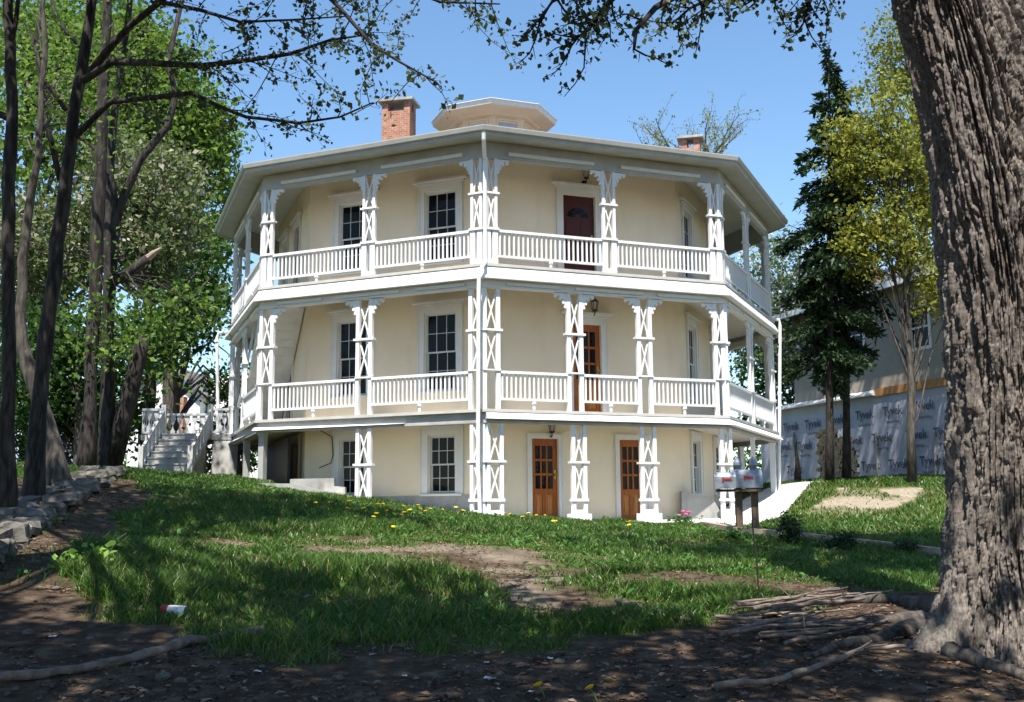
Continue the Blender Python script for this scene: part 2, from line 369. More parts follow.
dry_ = N.new('ShaderNodeAttribute'); dry_.attribute_name = 'dry'; dryc = _ramp(n3.outputs['Fac'], [(.3, (.22, .18, .13)), (.55, (.34, .29, .22)), (.72, (.46, .41, .33))])
mx0 = N.new('ShaderNodeMixRGB'); L.new(dry_.outputs['Fac'], mx0.inputs[0]); L.new(soil.outputs[0], mx0.inputs[1]); L.new(dryc.outputs[0], mx0.inputs[2]); soil = mx0
mx = N.new('ShaderNodeMixRGB'); L.new(at_.outputs['Fac'], mx.inputs[0]); L.new(soil.outputs[0], mx.inputs[1]); L.new(turf.outputs[0], mx.inputs[2])
L.new(mx.outputs[0], b.inputs['Base Color'])
nb = _noise(22, 10); bp = N.new('ShaderNodeBump'); bp.inputs['Strength'].default_value = .9; bp.inputs['Distance'].default_value = .04
L.new(nb.outputs['Fac'], bp.inputs['Height']); L.new(bp.outputs[0], b.inputs['Normal'])
ground = np_mesh('ground', tv, tf, gm, smooth=True); tag(ground, kind='structure')
ga = ground.data.attributes.new('turf', 'FLOAT', 'POINT')
ga.data.foreach_set('value', grass_map(tv[:, 0], tv[:, 1]).astype(np.float32))

def dry_map(x, y):
    n = fbm(x*1.3+20, y*1.3+44, 3); d = np.zeros(x.shape)
    for p in BARE: d = np.where(inpoly(x+1.2*(n-.45), y+2.2*(n-.45), p), np.clip(.2+(n-.4)*2.5, 0, .5), d)
    return np.where(inpoly(x, y+.6*(n-.45), BANK), .95, d)
gd = ground.data.attributes.new('dry', 'FLOAT', 'POINT'); gd.data.foreach_set('value', dry_map(tv[:, 0], tv[:, 1]).astype(np.float32))
def sheet(name, poly, m, lift, step=.25, thick=.0):
    """a paved sheet that follows the ground, made of a clipped grid"""
    P = np.array(poly); x0, y0 = P.min(0)[:2]; x1, y1 = P.max(0)[:2]
    xs = np.arange(x0, x1+step, step); ys = np.arange(y0, y1+step, step); a, c = np.meshgrid(xs, ys)
    z = gz(a, c)+lift; k = np.arange(a.size).reshape(a.shape)
    cx = (a[:-1, :-1]+a[1:, 1:])/2; cy = (c[:-1, :-1]+c[1:, 1:])/2; keep = inpoly(cx, cy, [tuple(p[:2]) for p in poly])
    f = np.stack([k[:-1, :-1], k[:-1, 1:], k[1:, 1:], k[1:, :-1]], -1)[keep]
    return np_mesh(name, np.stack([a, c, z], -1).reshape(-1, 3), f, m, smooth=True)
pth = [G(692, 525), G(716, 512), G(745, 500), at(786, 484, 31), at(816, 481, 31), G(797, 500), G(772, 523), G(735, 528)]
PATH_POLY = [tuple(p[:2]) for p in pth]
s_ = None
def bounce_poly():
    out = []
    for j, ap, us in ((-1, AP_+.12, (-1.2, 2.8)), (0, AP_+.12, (-2.6, 2.95)), (0, AW_-.05, (2.4, -2.4)), (-1, AW_-.05, (2.4, -1.2))):
        a = -math.pi/2-.0396+j*math.pi/4+math.pi/8; n = (math.cos(a), math.sin(a)); t = (-n[1], n[0])
        for u in us: out.append((n[0]*ap+t[0]*u, n[1]*ap+t[1]*u))
    return out
AP_, AW_ = 7.361*math.cos(math.pi/8), 6.083*math.cos(math.pi/8)
BOUNCE_PAVING = bounce_poly(); pt_ = sheet('bounce_paving', [(x, y, 0) for x, y in BOUNCE_PAVING], M['paleconcrete'], .02, .08); tag(pt_, kind='structure')  # unseen pale paving, added to bounce sunlight onto the house walls
pp = sheet('path', pth, M['paleconcrete'], .03, .06); tag(pp, kind='structure')

# ================================================================== the octagonal house
TH = -.0396; RP, RE, RW = 7.361, 7.80, 6.083; C8 = math.cos(math.pi/8)
AP, AE, AW = RP*C8, RE*C8, RW*C8
def fr(j, ap):
    a = -math.pi/2+TH+j*math.pi/4+math.pi/8; n = np.array([math.cos(a), math.sin(a), 0]); t = np.array([-n[1], n[0], 0])
    return lambda u, z, o=0.0: n*(ap+o)+t*u+np.array([0, 0, z])
def oct(R, z): return [(R*math.cos(-math.pi/2+TH+k*math.pi/4), R*math.sin(-math.pi/2+TH+k*math.pi/4), z) for k in range(8)]
def ring(mb, prof, close=True):
    """octagonal sweep of a closed profile [(apothem, z)]"""
    n = len(prof); vs = []
    for ap, z in prof: vs += oct(ap/C8, z)
    fs = [(i*8+k, i*8+(k+1) % 8, ((i+1) % n)*8+(k+1) % 8, ((i+1) % n)*8+k) for i in range(n if close else n-1) for k in range(8)]
    return mb.add(vs, fs)
house = thing('octagonal_house', 'large cream octagonal house with two tiers of white lattice porches', 'house', (0, 0, .7))

# --- walls with real openings
WIN = {}                                                           # face -> list of (u0,u1,z0,z1,kind)
for j in (-2, -1, 1): pass
wL = lambda z0, z1, a=(-1.51, -.71), b_=(.76, 1.56): [(a[0], a[1], z0, z1, 'w'), (b_[0], b_[1], z0, z1, 'w')]
WIN[-1] = wL(1.36, 2.61, (-1.4, -.74), (.87, 1.54))+wL(3.58, 5.31)+wL(6.43, 8.07)
WIN[0] = [(-1.36, -.74, .72, 2.51, 'wood'), (.73, 1.33, .70, 2.52, 'wood'), (-.36, .33, 3.02, 5.07, 'wood'), (-.55, .24, 6.02, 8.02, 'red')]
WIN[1] = wL(1.36, 2.6, (-1.5, -.85), (.65, 1.3))+wL(3.58, 5.3, (-1.6, -.9), (.68, 1.4))+wL(6.43, 8.08, (-1.72, -1.0), (.68, 1.4))
WIN[-2] = wL(1.5, 2.61, (-1.5, -.8), (.9, 1.5))+[(-.35, .35, 3.02, 5.07, 'red')]+[(.3, 1.0, 6.02, 8.02, 'red'), (-1.5, -.8, 6.43, 8.07, 'w')]
H = RW*math.sin(math.pi/8); Z0, Z1 = -.3, 8.90
mb = MB()
for j in range(-4, 4):
    f = fr(j, AW); holes = WIN.get(j, [])
    us = sorted({-H, H} | {q for h in holes for q in h[:2]}); zs = sorted({Z0, Z1} | {q for h in holes for q in h[2:4]})
    for a in range(len(us)-1):
        for c in range(len(zs)-1):
            um, zm = (us[a]+us[a+1])/2, (zs[c]+zs[c+1])/2
            if any(h[0] < um < h[1] and h[2] < zm < h[3] for h in holes): continue
            mb.add([f(us[a], zs[c]), f(us[a+1], zs[c]), f(us[a+1], zs[c+1]), f(us[a], zs[c+1])], [(0, 1, 2, 3)])
    for u0, u1, z0, z1, k in holes:                                # the reveals
        q = [(u0, z0), (u1, z0), (u1, z1), (u0, z1)]
        for i in range(4):
            a, c = q[i], q[(i+1) % 4]
            mb.add([f(*a), f(*c), f(*c, -.16), f(*a, -.16)], [(0, 1, 2, 3)])
walls = mb.build('wall', M['stucco'], house)
mb = MB()
for j in (-2, -1):
    f = fr(j, AW)
    for u0, u1 in ((-H-.01, H+.01),): mb.box((u0, -.2, .0), (u1, 1.305 if j == -1 else 1.45, .035), fr=lambda u, z, o: f(u, z, o))
mb.build('foundation', M['concrete'], house)

def sash_mesh(f, u0, u1, z0, z1, o, cols, rows, w=.035, mw=.014, d=.03):
    s = MB(); B = lambda a, c, e, g: s.box((a, c, o-d), (e, g, o), fr=f)
    B(u0, z0, u0+w, z1); B(u1-w, z0, u1, z1); B(u0+w, z0, u1-w, z0+w); B(u0+w, z1-w, u1-w, z1)
    for i in range(1, cols):
        u = u0+(u1-u0)*i/cols; s.box((u-mw/2, z0+w, o-d+.004), (u+mw/2, z1-w, o-.006), fr=f)
    for i in range(1, rows):
        z = z0+(z1-z0)*i/rows; s.box((u0+w, z-mw/2, o-d+.006), (u1-w, z+mw/2, o-.008), fr=f)
    p = MB(); p.add([f(u0+w*.6, z0+w*.6, o-d*.55), f(u1-w*.6, z0+w*.6, o-d*.55), f(u1-w*.6, z1-w*.6, o-d*.55), f(u0+w*.6, z1-w*.6, o-d*.55)], [(0, 1, 2, 3)])
    return s, p
def casing(f, u0, u1, z0, z1, w, cap=True, door=False, o=.035):
    s = MB()
    zb = z0 if door else z0-.02
    s.box((u0-w, zb, 0.001), (u0, z1, o), fr=f); s.box((u1, zb, .001), (u1+w, z1, o), fr=f); s.box((u0-w, z1, .001), (u1+w, z1+w, o+.004), fr=f)
    for a, c in ((u0-w, u0-w+.03), (u1+w-.03, u1+w)): s.box((a, zb, o), (c, z1+w, o+.018), fr=f)
    if cap:
        s.box((u0-w-.05, z1+w+.002, .001), (u1+w+.05, z1+w+.05, .07), fr=f)
        s.box((u0-w-.12, z1+w+.052, .001), (u1+w+.12, z1+w+.10, .12), fr=f)
    return s
for j, hs in WIN.items():
    f = fr(j, AW)
    for u0, u1, z0, z1, k in hs:
        if k == 'w':
            upper = z0 > 3
            win = casing(f, u0, u1, z0, z1, .15 if upper else .19, cap=upper).build('window', M['trim'], house)
            zm = z0+(z1-z0)*.49; e = .03
            fm = MB()
            fm.box((u0, z0, -.15), (u0+e, z1, -.01), fr=f); fm.box((u1-e, z0, -.15), (u1, z1, -.01), fr=f); fm.box((u0+e, z1-e, -.15), (u1-e, z1, -.01), fr=f)
            fm.build('frame', M['trim'], win)
            for (a, c, o) in ((zm-.02, z1-e, -.045), (z0+.01, zm+.02, -.085)):
                s, p = sash_mesh(f, u0+e, u1-e, a, c, o, 3, 2)
                s.build('sash', M['sash'], win); p.build('pane', M['glass'], win)
            sl_ = MB(); sl_.box((u0-.17, z0-.065, .001), (u1+.17, z0-.021, .085), fr=f); sl_.build('sill', M['trim'], win)
        else:
            red = k == 'red'; g = z0 < 2
            dr = MB(); o0, o1 = -.10, -.06
            if red:
                dr.box((u0, z0, o0), (u1, z1, o1), fr=f)
                for a, c in ((z0+.12, z0+.75), (z0+.88, z0+1.42)):
                    for s_ in (-1, 1):
                        m_ = (u0+u1)/2+s_*(u1-u0)*.23; dr.box((m_-.125, a, o1), (m_+.125, c, o1+.012), fr=f)
                door = dr.build('door', M['darkred'], house)
                door['label'] = 'dark red panelled door with fanlight'
                fan = MB(); cu = (u0+u1)/2; zc = z0+1.5; R1 = .27
                for i in range(4):
                    a0, a1 = math.pi*(i+.08)/4, math.pi*(i+.92)/4
                    poly = [(cu+.09*math.cos(a0), zc+.09*math.sin(a0))]+[(cu+R1*math.cos(a0+(a1-a0)*q/4), zc+R1*.85*math.sin(a0+(a1-a0)*q/4)) for q in range(5)]+[(cu+.09*math.cos(a1), zc+.09*math.sin(a1))]
                    fan.prism(poly, o1, o1+.008, f)
                fan.build('pane', M['glass'], door)
            else:
                st = .105; zr = z0+(z1-z0)*.40; zt = z1-.15
                dr.box((u0, z0, o0), (u0+st, z1, o1), fr=f); dr.box((u1-st, z0, o0), (u1, z1, o1), fr=f)
                dr.box((u0+st, zt, o0), (u1-st, z1, o1), fr=f); dr.box((u0+st, zr-.13, o0), (u1-st, zr, o1), fr=f); dr.box((u0+st, z0, o0), (u1-st, z0+.17, o1), fr=f)
                cu = (u0+u1)/2; dr.box((cu-.04, z0+.17, o0), (cu+.04, zr-.13, o1), fr=f)
                for i in (1, 2):
                    u = u0+st+(u1-u0-2*st)*i/3; dr.box((u-.018, zr, o0+.002), (u+.018, zt, o1-.004), fr=f)
                    z = zr+(zt-zr)*i/3; dr.box((u0+st, z-.024, o0+.004), (u1-st, z+.024, o1-.006), fr=f)
                door = dr.build('door', M['oak'], house)
                door['label'] = 'orange wooden door with nine small panes'
                for s_ in (-1, 1):
                    pn = MB(); a, c = sorted((cu+s_*.04, u0+st if s_ < 0 else u1-st)); pn.box((a, z0+.17, o0+.005), (c, zr-.13, o0+.018), fr=f)
                    pn.box((a+.035, z0+.21, o0+.018), (c-.035, zr-.17, o0+.032), fr=f); pn.build('panel', M['panelwood'], door)
                gl = MB(); gl.add([f(u0+st, zr, -.085), f(u1-st, zr, -.085), f(u1-st, zt, -.085), f(u0+st, zt, -.085)], [(0, 1, 2, 3)]); gl.build('pane', M['glass'], door)
            hd = MB(); hu = u1-.055 if not red else u1-.06; hd.box((hu-.022, z0+.92, o1), (hu+.022, z0+1.12, o1+.01), fr=f)
            c = f(hu, z0+1.02, o1+.05); hd.tube([f(hu, z0+1.02, o1), f(hu, z0+1.02, o1+.04)], .012); hd.tube([f(hu, z0+1.02, o1+.035), f(hu, z0+1.02, o1+.05), f(hu, z0+1.02, o1+.075)], [.02, .03, .012])
            hd.build('handle', M['brass'], door)
            casing(f, u0, u1, z0-.01, z1, .11 if g else .16, cap=not g, door=True).build('door_casing', M['trim'], house)
            ss = MB(); ss.box((u0-.02, z0-.06, -.15), (u1+.02, z0-.001, .05), fr=f); ss.build('threshold', M['grey'], door)
            bk = MB()
        bk = MB(); bk.add([f(u0, z0, -.159), f(u1, z0, -.159), f(u1, z1, -.159), f(u0, z1, -.159)], [(0, 1, 2, 3)]) if k == 'w' else None

# --- wall lanterns
for u, zt_, zb_ in ((-.015, 8.71, 8.26), (.14, 5.66, 5.23), (-.93, 2.88, 2.50)):
    f = fr(0, AW); s = MB(); c = f(u, 0, .13); X, Y = c[0], c[1]; z = zb_
    pl = f(u, z+.08, .001); s.tube([pl, f(u, z+.08, .02)], [.055, .05], 12); s.tube([f(u, z+.08, .02), f(u, z+.04, .07), f(u, z+.06, .12), f(u, z+.13, .13)], .014, 6)
    s.lathe([(.03, .12), (.06, .14), (.062, .155), (.05, .165)], (X, Y, z), 6)
    s.lathe([(.088, .335), (.09, .345), (.05, .39), (.018, .42), (.012, .45), (.004, .47)], (X, Y, z), 6)
    for k in range(6):
        a = 2*math.pi*k/6; s.bar((X+.05*math.cos(a), Y+.05*math.sin(a), z+.16), (X+.082*math.cos(a), Y+.082*math.sin(a), z+.34), .01, .01)
    ln = s.build('wall_lantern', M['black'], house)
    g_ = MB(); g_.lathe([(.044, .166), (.074, .334)], (X, Y, z), 6); g_.build('lamp_glass', M['lampglass'], ln)

# --- porch floors, fascias, beams
def slab(name, z, m):
    s = MB(); ring(s, [(AW+.004, z-.06), (AP+.05, z-.06), (AP+.05, z), (AW+.004, z)]); return s.build(name, m, house)
slab('porch_floor', 6.0, M['deck']); slab('porch_floor', 3.0, M['deck'])
def ceil(z):
    s = MB(); ring(s, [(AW+.003, z-.02), (AP-.14, z-.02), (AP-.14, z), (AW+.003, z)]); s.build('porch_ceiling', M['ceiling'], house)
ceil(8.84); ceil(5.80); ceil(2.86)
s = MB(); ring(s, [(AP-.02, 5.939), (AP+.02, 5.939), (AP+.15, 5.69), (AP+.15, 5.665), (AP-.02, 5.665)]); sk = s.build('porch_fascia', M['white'], house)
s = MB(); ring(s, [(AP-.13, 5.50), (AP-.02, 5.50), (AP-.02, 5.664), (AP-.13, 5.664)]); ring(s, [(AP-.019, 5.50), (AP+.03, 5.50), (AP+.03, 5.535), (AP-.019, 5.535)]); bm = s.build('porch_beam', M['trim'], house)
for j in range(-3, 3):
    f = fr(j, AP)
    for a, c in ((-2.35, -1.15), (-.8, .8), (1.15, 2.35)): s = MB(); s.box((a, 5.56, -.019), (c, 5.625, .012), fr=f); s.build('moulding', M['white'], bm)
s = MB(); ring(s, [(AP-.13, 2.76), (AP-.03, 2.76), (AP-.03, 2.939), (AP-.13, 2.939)]); ring(s, [(AP-.12, 2.72), (AP+.0, 2.72), (AP+.0, 2.759), (AP-.12, 2.759)]); s.build('porch_beam', M['grey'], house)
PH = RP*math.sin(math.pi/8)
for j in range(-4, 4):                                             # metal skirt on the right side, tapering strip on the left
    f = fr(j, AP); s = MB(); e = .06
    if j in (0, 1, 2, 3): s.hexa([f(-PH-.0, 2.80, -.029), f(PH, 2.80, -.029), f(PH+e, 2.80, .14), f(-PH-e*(j != 0), 2.80, .14), f(-PH, 2.935, -.029), f(PH, 2.935, -.029), f(PH, 2.935, .03), f(-PH, 2.935, .03)])
    else: s.hexa([f(-PH, 2.762, -.029), f(.95, 2.775, -.029), f(.95, 2.775, .03), f(-PH-.03, 2.762, .13), f(-PH, 2.83, -.029), f(.95, 2.785, -.029), f(.95, 2.785, .03), f(-PH-.02, 2.83, .06)])
    s.build('skirt', M['white'], house)
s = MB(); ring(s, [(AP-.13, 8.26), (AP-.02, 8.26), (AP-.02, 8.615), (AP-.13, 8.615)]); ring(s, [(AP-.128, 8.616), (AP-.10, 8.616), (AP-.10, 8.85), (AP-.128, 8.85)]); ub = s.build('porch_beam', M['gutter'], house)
for j in range(-3, 3):
    f = fr(j, AP)
    for a, c in ((-2.3, -.32), (.32, 2.3)): s = MB(); s.box((a, 8.345, -.019), (c, 8.41, .03), fr=f); s.build('moulding', M['trim'], ub)

# --- lattice columns
def scroll(f, u, z, sgn, size, o0=-.07, o1=-.02):
    """sawn bracket: a wavy triangle under the beam"""
    pts = [(0, 0), (0, -1.0), (.10, -.93), (.17, -.80), (.13, -.70), (.24, -.62), (.33, -.50), (.27, -.40), (.40, -.34), (.55, -.28), (.58, -.15), (.72, -.20), (.86, -.16), (.92, -.06), (1.0, -.05), (1.02, 0)]
    b_ = MB(); ck = f(0, 0, 0)
    for a, c, r in ((.90, -.16, .13), (.50, -.33, .12), (.27, -.62, .11), (.12, -.92, .10)):
        pts_ = [(u+sgn*(a+r*math.cos(q*math.pi/5))*size, z+(c+r*math.sin(q*math.pi/5))*size*1.15) for q in range(10)]; b_.prism(pts_ if sgn > 0 else pts_[::-1], o0-.004, o1+.004, f)
    b_.prism([(u+sgn*a*size, z+c*size*1.15) for a, c in (pts if sgn > 0 else pts[::-1])], o0, o1, f); return b_
def column(j, u0, u1, z0, z1, tiers, bands, pw=.07, pedestal=None, brackets=(), bs=.24, m='white', plinth=None, low=None):
    f = fr(j, AP); s = MB(); o0, o1 = -.10, -.015
    for a, c in ((u0, u0+pw), (u1-pw, u1)): s.box((a, z0, o0), (c, z1, o1), fr=f)
    for a, c in tiers:
        for k in (0, 1):
            p = f(u0+pw, (a, c)[k], -.05); q = f(u1-pw, (c, a)[k], -.05-.012*k); s.bar(p, q, .03, .03, up=tuple(f(0, 0, 1)-f(0, 0, 0)))
    for z, ex, h in bands: s.box((u0-ex, z-h/2, o0-.02), (u1+ex, z+h/2, o1+.025), fr=f)
    if pedestal:
        a, c = pedestal; s.box((u0-.01, a, o0-.005), (u0+pw+.05, c, o1+.004), fr=f); s.box((u1-pw-.05, a, o0-.005), (u1+.01, c, o1+.004), fr=f)
        s.box((u0+pw+.05, a, o0-.005), (u1-pw-.05, a+.10, o1+.004), fr=f); s.box((u0-.03, c, o0-.02), (u1+.03, c+.05, o1+.03), fr=f)
    if low: s.box((u0+pw, low[0], o0+.01), (u1-pw, low[1], o1-.004), fr=f)
    col = s.build('column', M[m], house)
    for sg in brackets: scroll(f, u1 if sg > 0 else u0, z1-.012, sg, bs).build('bracket', M[m], col)
    if plinth:
        b_ = MB(); b_.box((u0-.06, plinth[0], o0-.06), (u1+.06, plinth[1], o1+.06), fr=f); b_.build('plinth', M['white'], col)
    return col
UP = {-1: [-2.66, 0, 2.60], 0: [-2.67, .03, 2.66], 1: [-2.66, 0, 2.66], -2: [-2.66, 0, 2.66], -3: [2.66], 2: [-2.66]}
for j, us in UP.items():
    for u in us:
        h = .13 if abs(u) > 2 else .155
        br = (-1, 1) if abs(u) < 2 else ((1,) if u < 0 else (-1,))
        column(j, u-h, u+h, 6.0, 8.26, [(6.80, 7.48), (7.54, 8.20)], [(7.51, .045, .04)], .06, (6.001, 6.72), br, .26)
MD = {-1: [(-2.63, .19), (-.08, .20), (2.61, .19)], 0: [(-2.68, .19), (-.815, .185), (.82, .18), (2.71, .17)], 1: [(-2.68, .17), (0, .18), (2.65, .17)], -2: [(-2.65, .17), (0, .18), (2.66, .17)], -3: [(2.65, .17)], 2: [(-2.65, .17)]}
for j, us in MD.items():
    for u, h in us:
        br = (-1, 1) if abs(u) < 2 else ((1,) if u < 0 else (-1,))
        if j in (-1, 0) and abs(u) > 2 and (u > 0) == (j == -1): br = ()
        column(j, u-h, u+h, 3.0, 5.498, [(3.84, 4.59), (4.66, 5.40)], [(4.625, .05, .045), (3.80, .0, .03)], .085, None, br, .27)
GL = {-1: [(-.065, .185, 1.1), (2.62, .17, .78)], 0: [(-2.61, .18, .78), (-.76, .17, .80), (.85, .19, .78), (2.76, .15, .74)]}
for j, us in GL.items():
    for u, h, zb in us:
        lowt = j == 0 or u > 2
        pl = (.45, .90) if (j == 0 and abs(u) < 2) else None
        z0 = zb+.02 if pl else zb-.3
        column(j, u-h, u+h, z0, 2.718, [(1.22, 1.91), (1.99, 2.66)], [(1.95, .05, .045)]+([(1.18, .02, .06)] if lowt else []), .08 if abs(u) < 2 else .075, None, (), plinth=pl, low=(z0, .98) if lowt else None)
def post(j, u, z0, z1, w_, m, top=0):
    f = fr(j, AP); s = MB(); s.box((u-w_/2, z0, -.05-w_), (u+w_/2, z1, -.05), fr=f); s.box((u-w_/2-.02, z1-.05, -.07-w_), (u+w_/2+.02, z1+.0, -.03), fr=f); return s.build('post', M[m], house)
post(-1, -2.72, 1.2, 2.718, .14, 'grey'); post(-2, .3, 1.2, 2.718, .15, 'grey'); post(-2, -2.6, 1.4, 2.718, .14, 'grey')
post(1, .1, .6, 2.718, .10, 'white'); post(1, 2.62, 1.0, 2.718, .13, 'white'); post(2, -1.2, 1.0, 2.718, .13, 'white')

# --- balustrades between the columns
def rail(j, u0, u1, zl, zh, vase=True):
    f = fr(j, AP); s = MB()
    s.box((u0, zh-.055, -.10), (u1, zh, -.01), fr=f); s.box((u0, zl-.045, -.085), (u1, zl, -.025), fr=f)
    n = max(2, round((u1-u0)/.102)); 
    for i in range(n):
        u = u0+(u1-u0)*(i+.5)/n; s.box((u-.017, zl, -.072), (u+.017, zh-.055, -.038), fr=f)
    r = s.build('railing', M['white'], house)
    if vase:
        v = MB(); c = f((u0+u1)/2, 0, -.055); zb = zl-.045; hgt = zb-(6.0 if zl > 5 else 3.0)
        v.lathe([(.02, -hgt), (.035, -hgt*.8), (.025, -hgt*.55), (.05, -hgt*.3), (.045, 0)], (c[0], c[1], zb), 8); v.build('foot', M['white'], r)
for j, us in UP.items():
    e = [(u, .13 if abs(u) > 2 else .155) for u in us]
    for (a, ha), (c, hc) in zip(e[:-1], e[1:]): rail(j, a+ha+.01, c-hc-.01, 6.20, 6.74)
for j, us in MD.items():
    for (a, ha), (c, hc) in zip(us[:-1], us[1:]):
        if j == -2 and a < -2: continue
        rail(j, a+ha, c-hc, 3.235, 3.79)
# ground the far porches with plain rails where the lattice ends
# --- roof, gutters, chimneys, cupola
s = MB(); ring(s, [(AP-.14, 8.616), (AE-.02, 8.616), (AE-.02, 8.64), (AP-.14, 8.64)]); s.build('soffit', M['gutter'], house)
s = MB(); RC = 1.45
vs = oct(RE+.03, 8.79)+oct(RC*.9, 10.12)+oct(RE-.0, 8.765)
s.add(vs, [(k, (k+1) % 8, 8+(k+1) % 8, 8+k) for k in range(8)]+[(16+(k+1) % 8, 16+k, 8+k, 8+(k+1) % 8) for k in range(8)]+[(16+k, 16+(k+1) % 8, (k+1) % 8, k) for k in range(8)])
roof = s.build('roof', M['roof'], house)
s = MB(); ring(s, [(AE-.03, 8.60), (AE+.012, 8.60), (AE+.016, 8.67), (AE+.065, 8.685), (AE+.085, 8.765), (AE+.085, 8.783), (AE-.03, 8.783)]); s.build('gutter', M['gutter'], roof)
def chimney(px0, px1, pyt, d, yaw, wid, dep, zb, capo, m, open_=True):
    c = at((px0+px1)/2, pyt, d); X, Y, zt = c; s = MB(); ca, sa = math.cos(yaw), math.sin(yaw)
    T = lambda x, y, z: (X+x*ca-y*sa, Y+x*sa+y*ca, z)
    zt -= .07; zn = zt-.26
    s.box((-wid/2, -dep/2, zb), (wid/2, dep/2, zn), fr=T)
    for sx in (-1, 1):
        for sy in (-1, 1): s.box((sx*wid/2 if sx < 0 else wid/2-.17, sy*dep/2 if sy < 0 else dep/2-.17, zn), (-wid/2+.17 if sx < 0 else wid/2, -dep/2+.17 if sy < 0 else dep/2, zt), fr=T)
    ch = s.build('chimney', M[m], house)
    k = MB(); k.box((-wid/2-capo, -dep/2-capo, zt+.001), (wid/2+capo, dep/2+capo, zt+.07), fr=T); k.build('chimney_cap', M['concrete'], ch)
    i_ = MB(); i_.box((-wid/2+.16, -dep/2+.16, zn-.05), (wid/2-.16, dep/2-.16, zn+.02), fr=T); i_.build('flue', M['black'], ch)
chimney(381, 417, 102.5, 28.3, R_(-12), .78, .55, 9.0, .10, 'brick')
chimney(678, 703, 138.5, 29.5, R_(-14), .52, .42, 9.0, .10, 'brick2')
cz0 = 11.55
def oct_c(R, z, c): return [(c[0]+R*math.cos(-math.pi/2+TH+k*math.pi/4), c[1]+R*math.sin(-math.pi/2+TH+k*math.pi/4), z) for k in range(8)]
CC = at(494, 98, 29.0); CX, CY = CC[0], CC[1]
tz = at(493, 99, 29.0-1.62)[2]; RCU = 1.72
s = MB(); s.add(oct_c(1.12, 9.7, (CX, CY))+oct_c(1.12, tz-.26, (CX, CY)), [(k, (k+1) % 8, 8+(k+1) % 8, 8+k) for k in range(8)])
cup = s.build('cupola', M['cupola'], house)
s = MB(); prof = [(1.10, tz-.27), (1.24, tz-.24), (1.27, tz-.20), (RCU-.05, tz-.15), (RCU-.03, tz-.13)]
vs = []; fs = []
for r, z in prof: vs += oct_c(r, z, (CX, CY))
for i in range(len(prof)-1): fs += [(i*8+k, i*8+(k+1) % 8, (i+1)*8+(k+1) % 8, (i+1)*8+k) for k in range(8)]
s.add(vs, fs); s.build('soffit', M['cupola'], cup)
s = MB(); vs = oct_c(RCU-.03, tz-.131, (CX, CY))+oct_c(RCU, tz-.02, (CX, CY))+oct_c(RCU+.03, tz-.015, (CX, CY))+oct_c(RCU+.03, tz, (CX, CY)); s.add(vs, [(i*8+k, i*8+(k+1) % 8, (i+1)*8+(k+1) % 8, (i+1)*8+k) for i in range(3) for k in range(8)])
s.build('drip_edge', M['cupolaedge'], cup)
s = MB(); s.add(oct_c(RCU+.03, tz+.001, (CX, CY))+[(CX, CY, tz+.32)], [(k, (k+1) % 8, 8) for k in range(8)]); s.build('cupola_roof', M['roof'], cup)
for j in range(-4, 4):
    a = -math.pi/2+TH+j*math.pi/4+math.pi/8; n = np.array([math.cos(a), math.sin(a), 0]); t = np.array([-n[1], n[0], 0])
    f = lambda u, z, o=0: np.array([CX, CY, 0])+n*(1.12*C8+o)+t*u+np.array([0, 0, z])
    s = MB(); s.box((-.25, tz-.80, .001), (.25, tz-.42, .008), fr=f); s.build('cupola_window', M['wrap'], cup)
    s = MB(); s.box((-.31, tz-.93, .001), (-.271, tz-.32, .03), fr=f); s.box((.271, tz-.93, .001), (.31, tz-.32, .03), fr=f); s.box((-.271, tz-.359, .001), (.271, tz-.32, .03), fr=f); s.build('window_trim', M['cupola'], cup)

# --- downspouts
c0 = oct(RE+.02, 0)[0]; c1 = oct(RP+.05, 0)[0]
s = MB(); s.tube([(c0[0], c0[1]-.0, 8.62), (c0[0], c0[1]+.02, 8.50), (c1[0]+.0, c1[1]-.0, 8.15), (c1[0], c1[1]-.0, 6.05)], .042, 8)
q = lambda px, py: at(px, py, CAM_D-RP-.30)
s.tube([(c1[0], c1[1], 6.06), (c1[0], c1[1]-.14, 5.97), q(479, 272), q(478.5, 300), q(478, 470), q(480, 513)], .042, 8)
s.build('downspout', M['white'], house)
for px, d, pts in ((779.5, 29.3, [(764, 318), (779, 320), (780, 326), (779, 510)]), (217.5, 29.2, [(228, 332), (219, 333), (217, 338), (218, 436)])):
    s = MB(); s.tube([at(x, y, d) for x, y in pts], .045, 8); s.build('downspout', M['white'], house)

# --- boarded stair inside the left porch
f = fr(-2, AW); s = MB(); nb_ = 17
for i in range(nb_):
    t0_, t1_ = i/nb_, (i+.97)/nb_; ua, ub, za, zb = -1.9+3.65*t0_, -1.9+3.65*t1_, 2.9+2.89*t0_, 2.9+2.89*t1_
    s.hexa([f(ua, za-.03, .03), f(ua, za-.03, 1.02), f(ua+.3, za, 1.02), f(ua+.3, za, .03), f(ub, zb, .03), f(ub, zb, 1.02), f(ub+.3, zb, 1.02), f(ub+.3, zb, .03)])
ps = s.build('porch_stair', M['boards'], house)
s = MB(); s.bar(f(-1.9, 3.75, 1.02), f(1.4, 5.75, 1.02), .05, .06); s.build('handrail', M['white'], ps)
f = fr(-1, AW); s = MB(); pts = [at(x, y, 24.9) for x, y in [(283, 429), (300, 431), (318, 429), (332, 437), (333, 455), (331, 463), (319, 468)]]
s.tube(pts, .012, 5); s.build('cable', M['black'], house)
s = MB(); f = fr(-2, AW); s.box((-2.2, 1.0, .3), (2.1, 2.70, .36), fr=f); s.build('skirting_panel', M['black'], house)

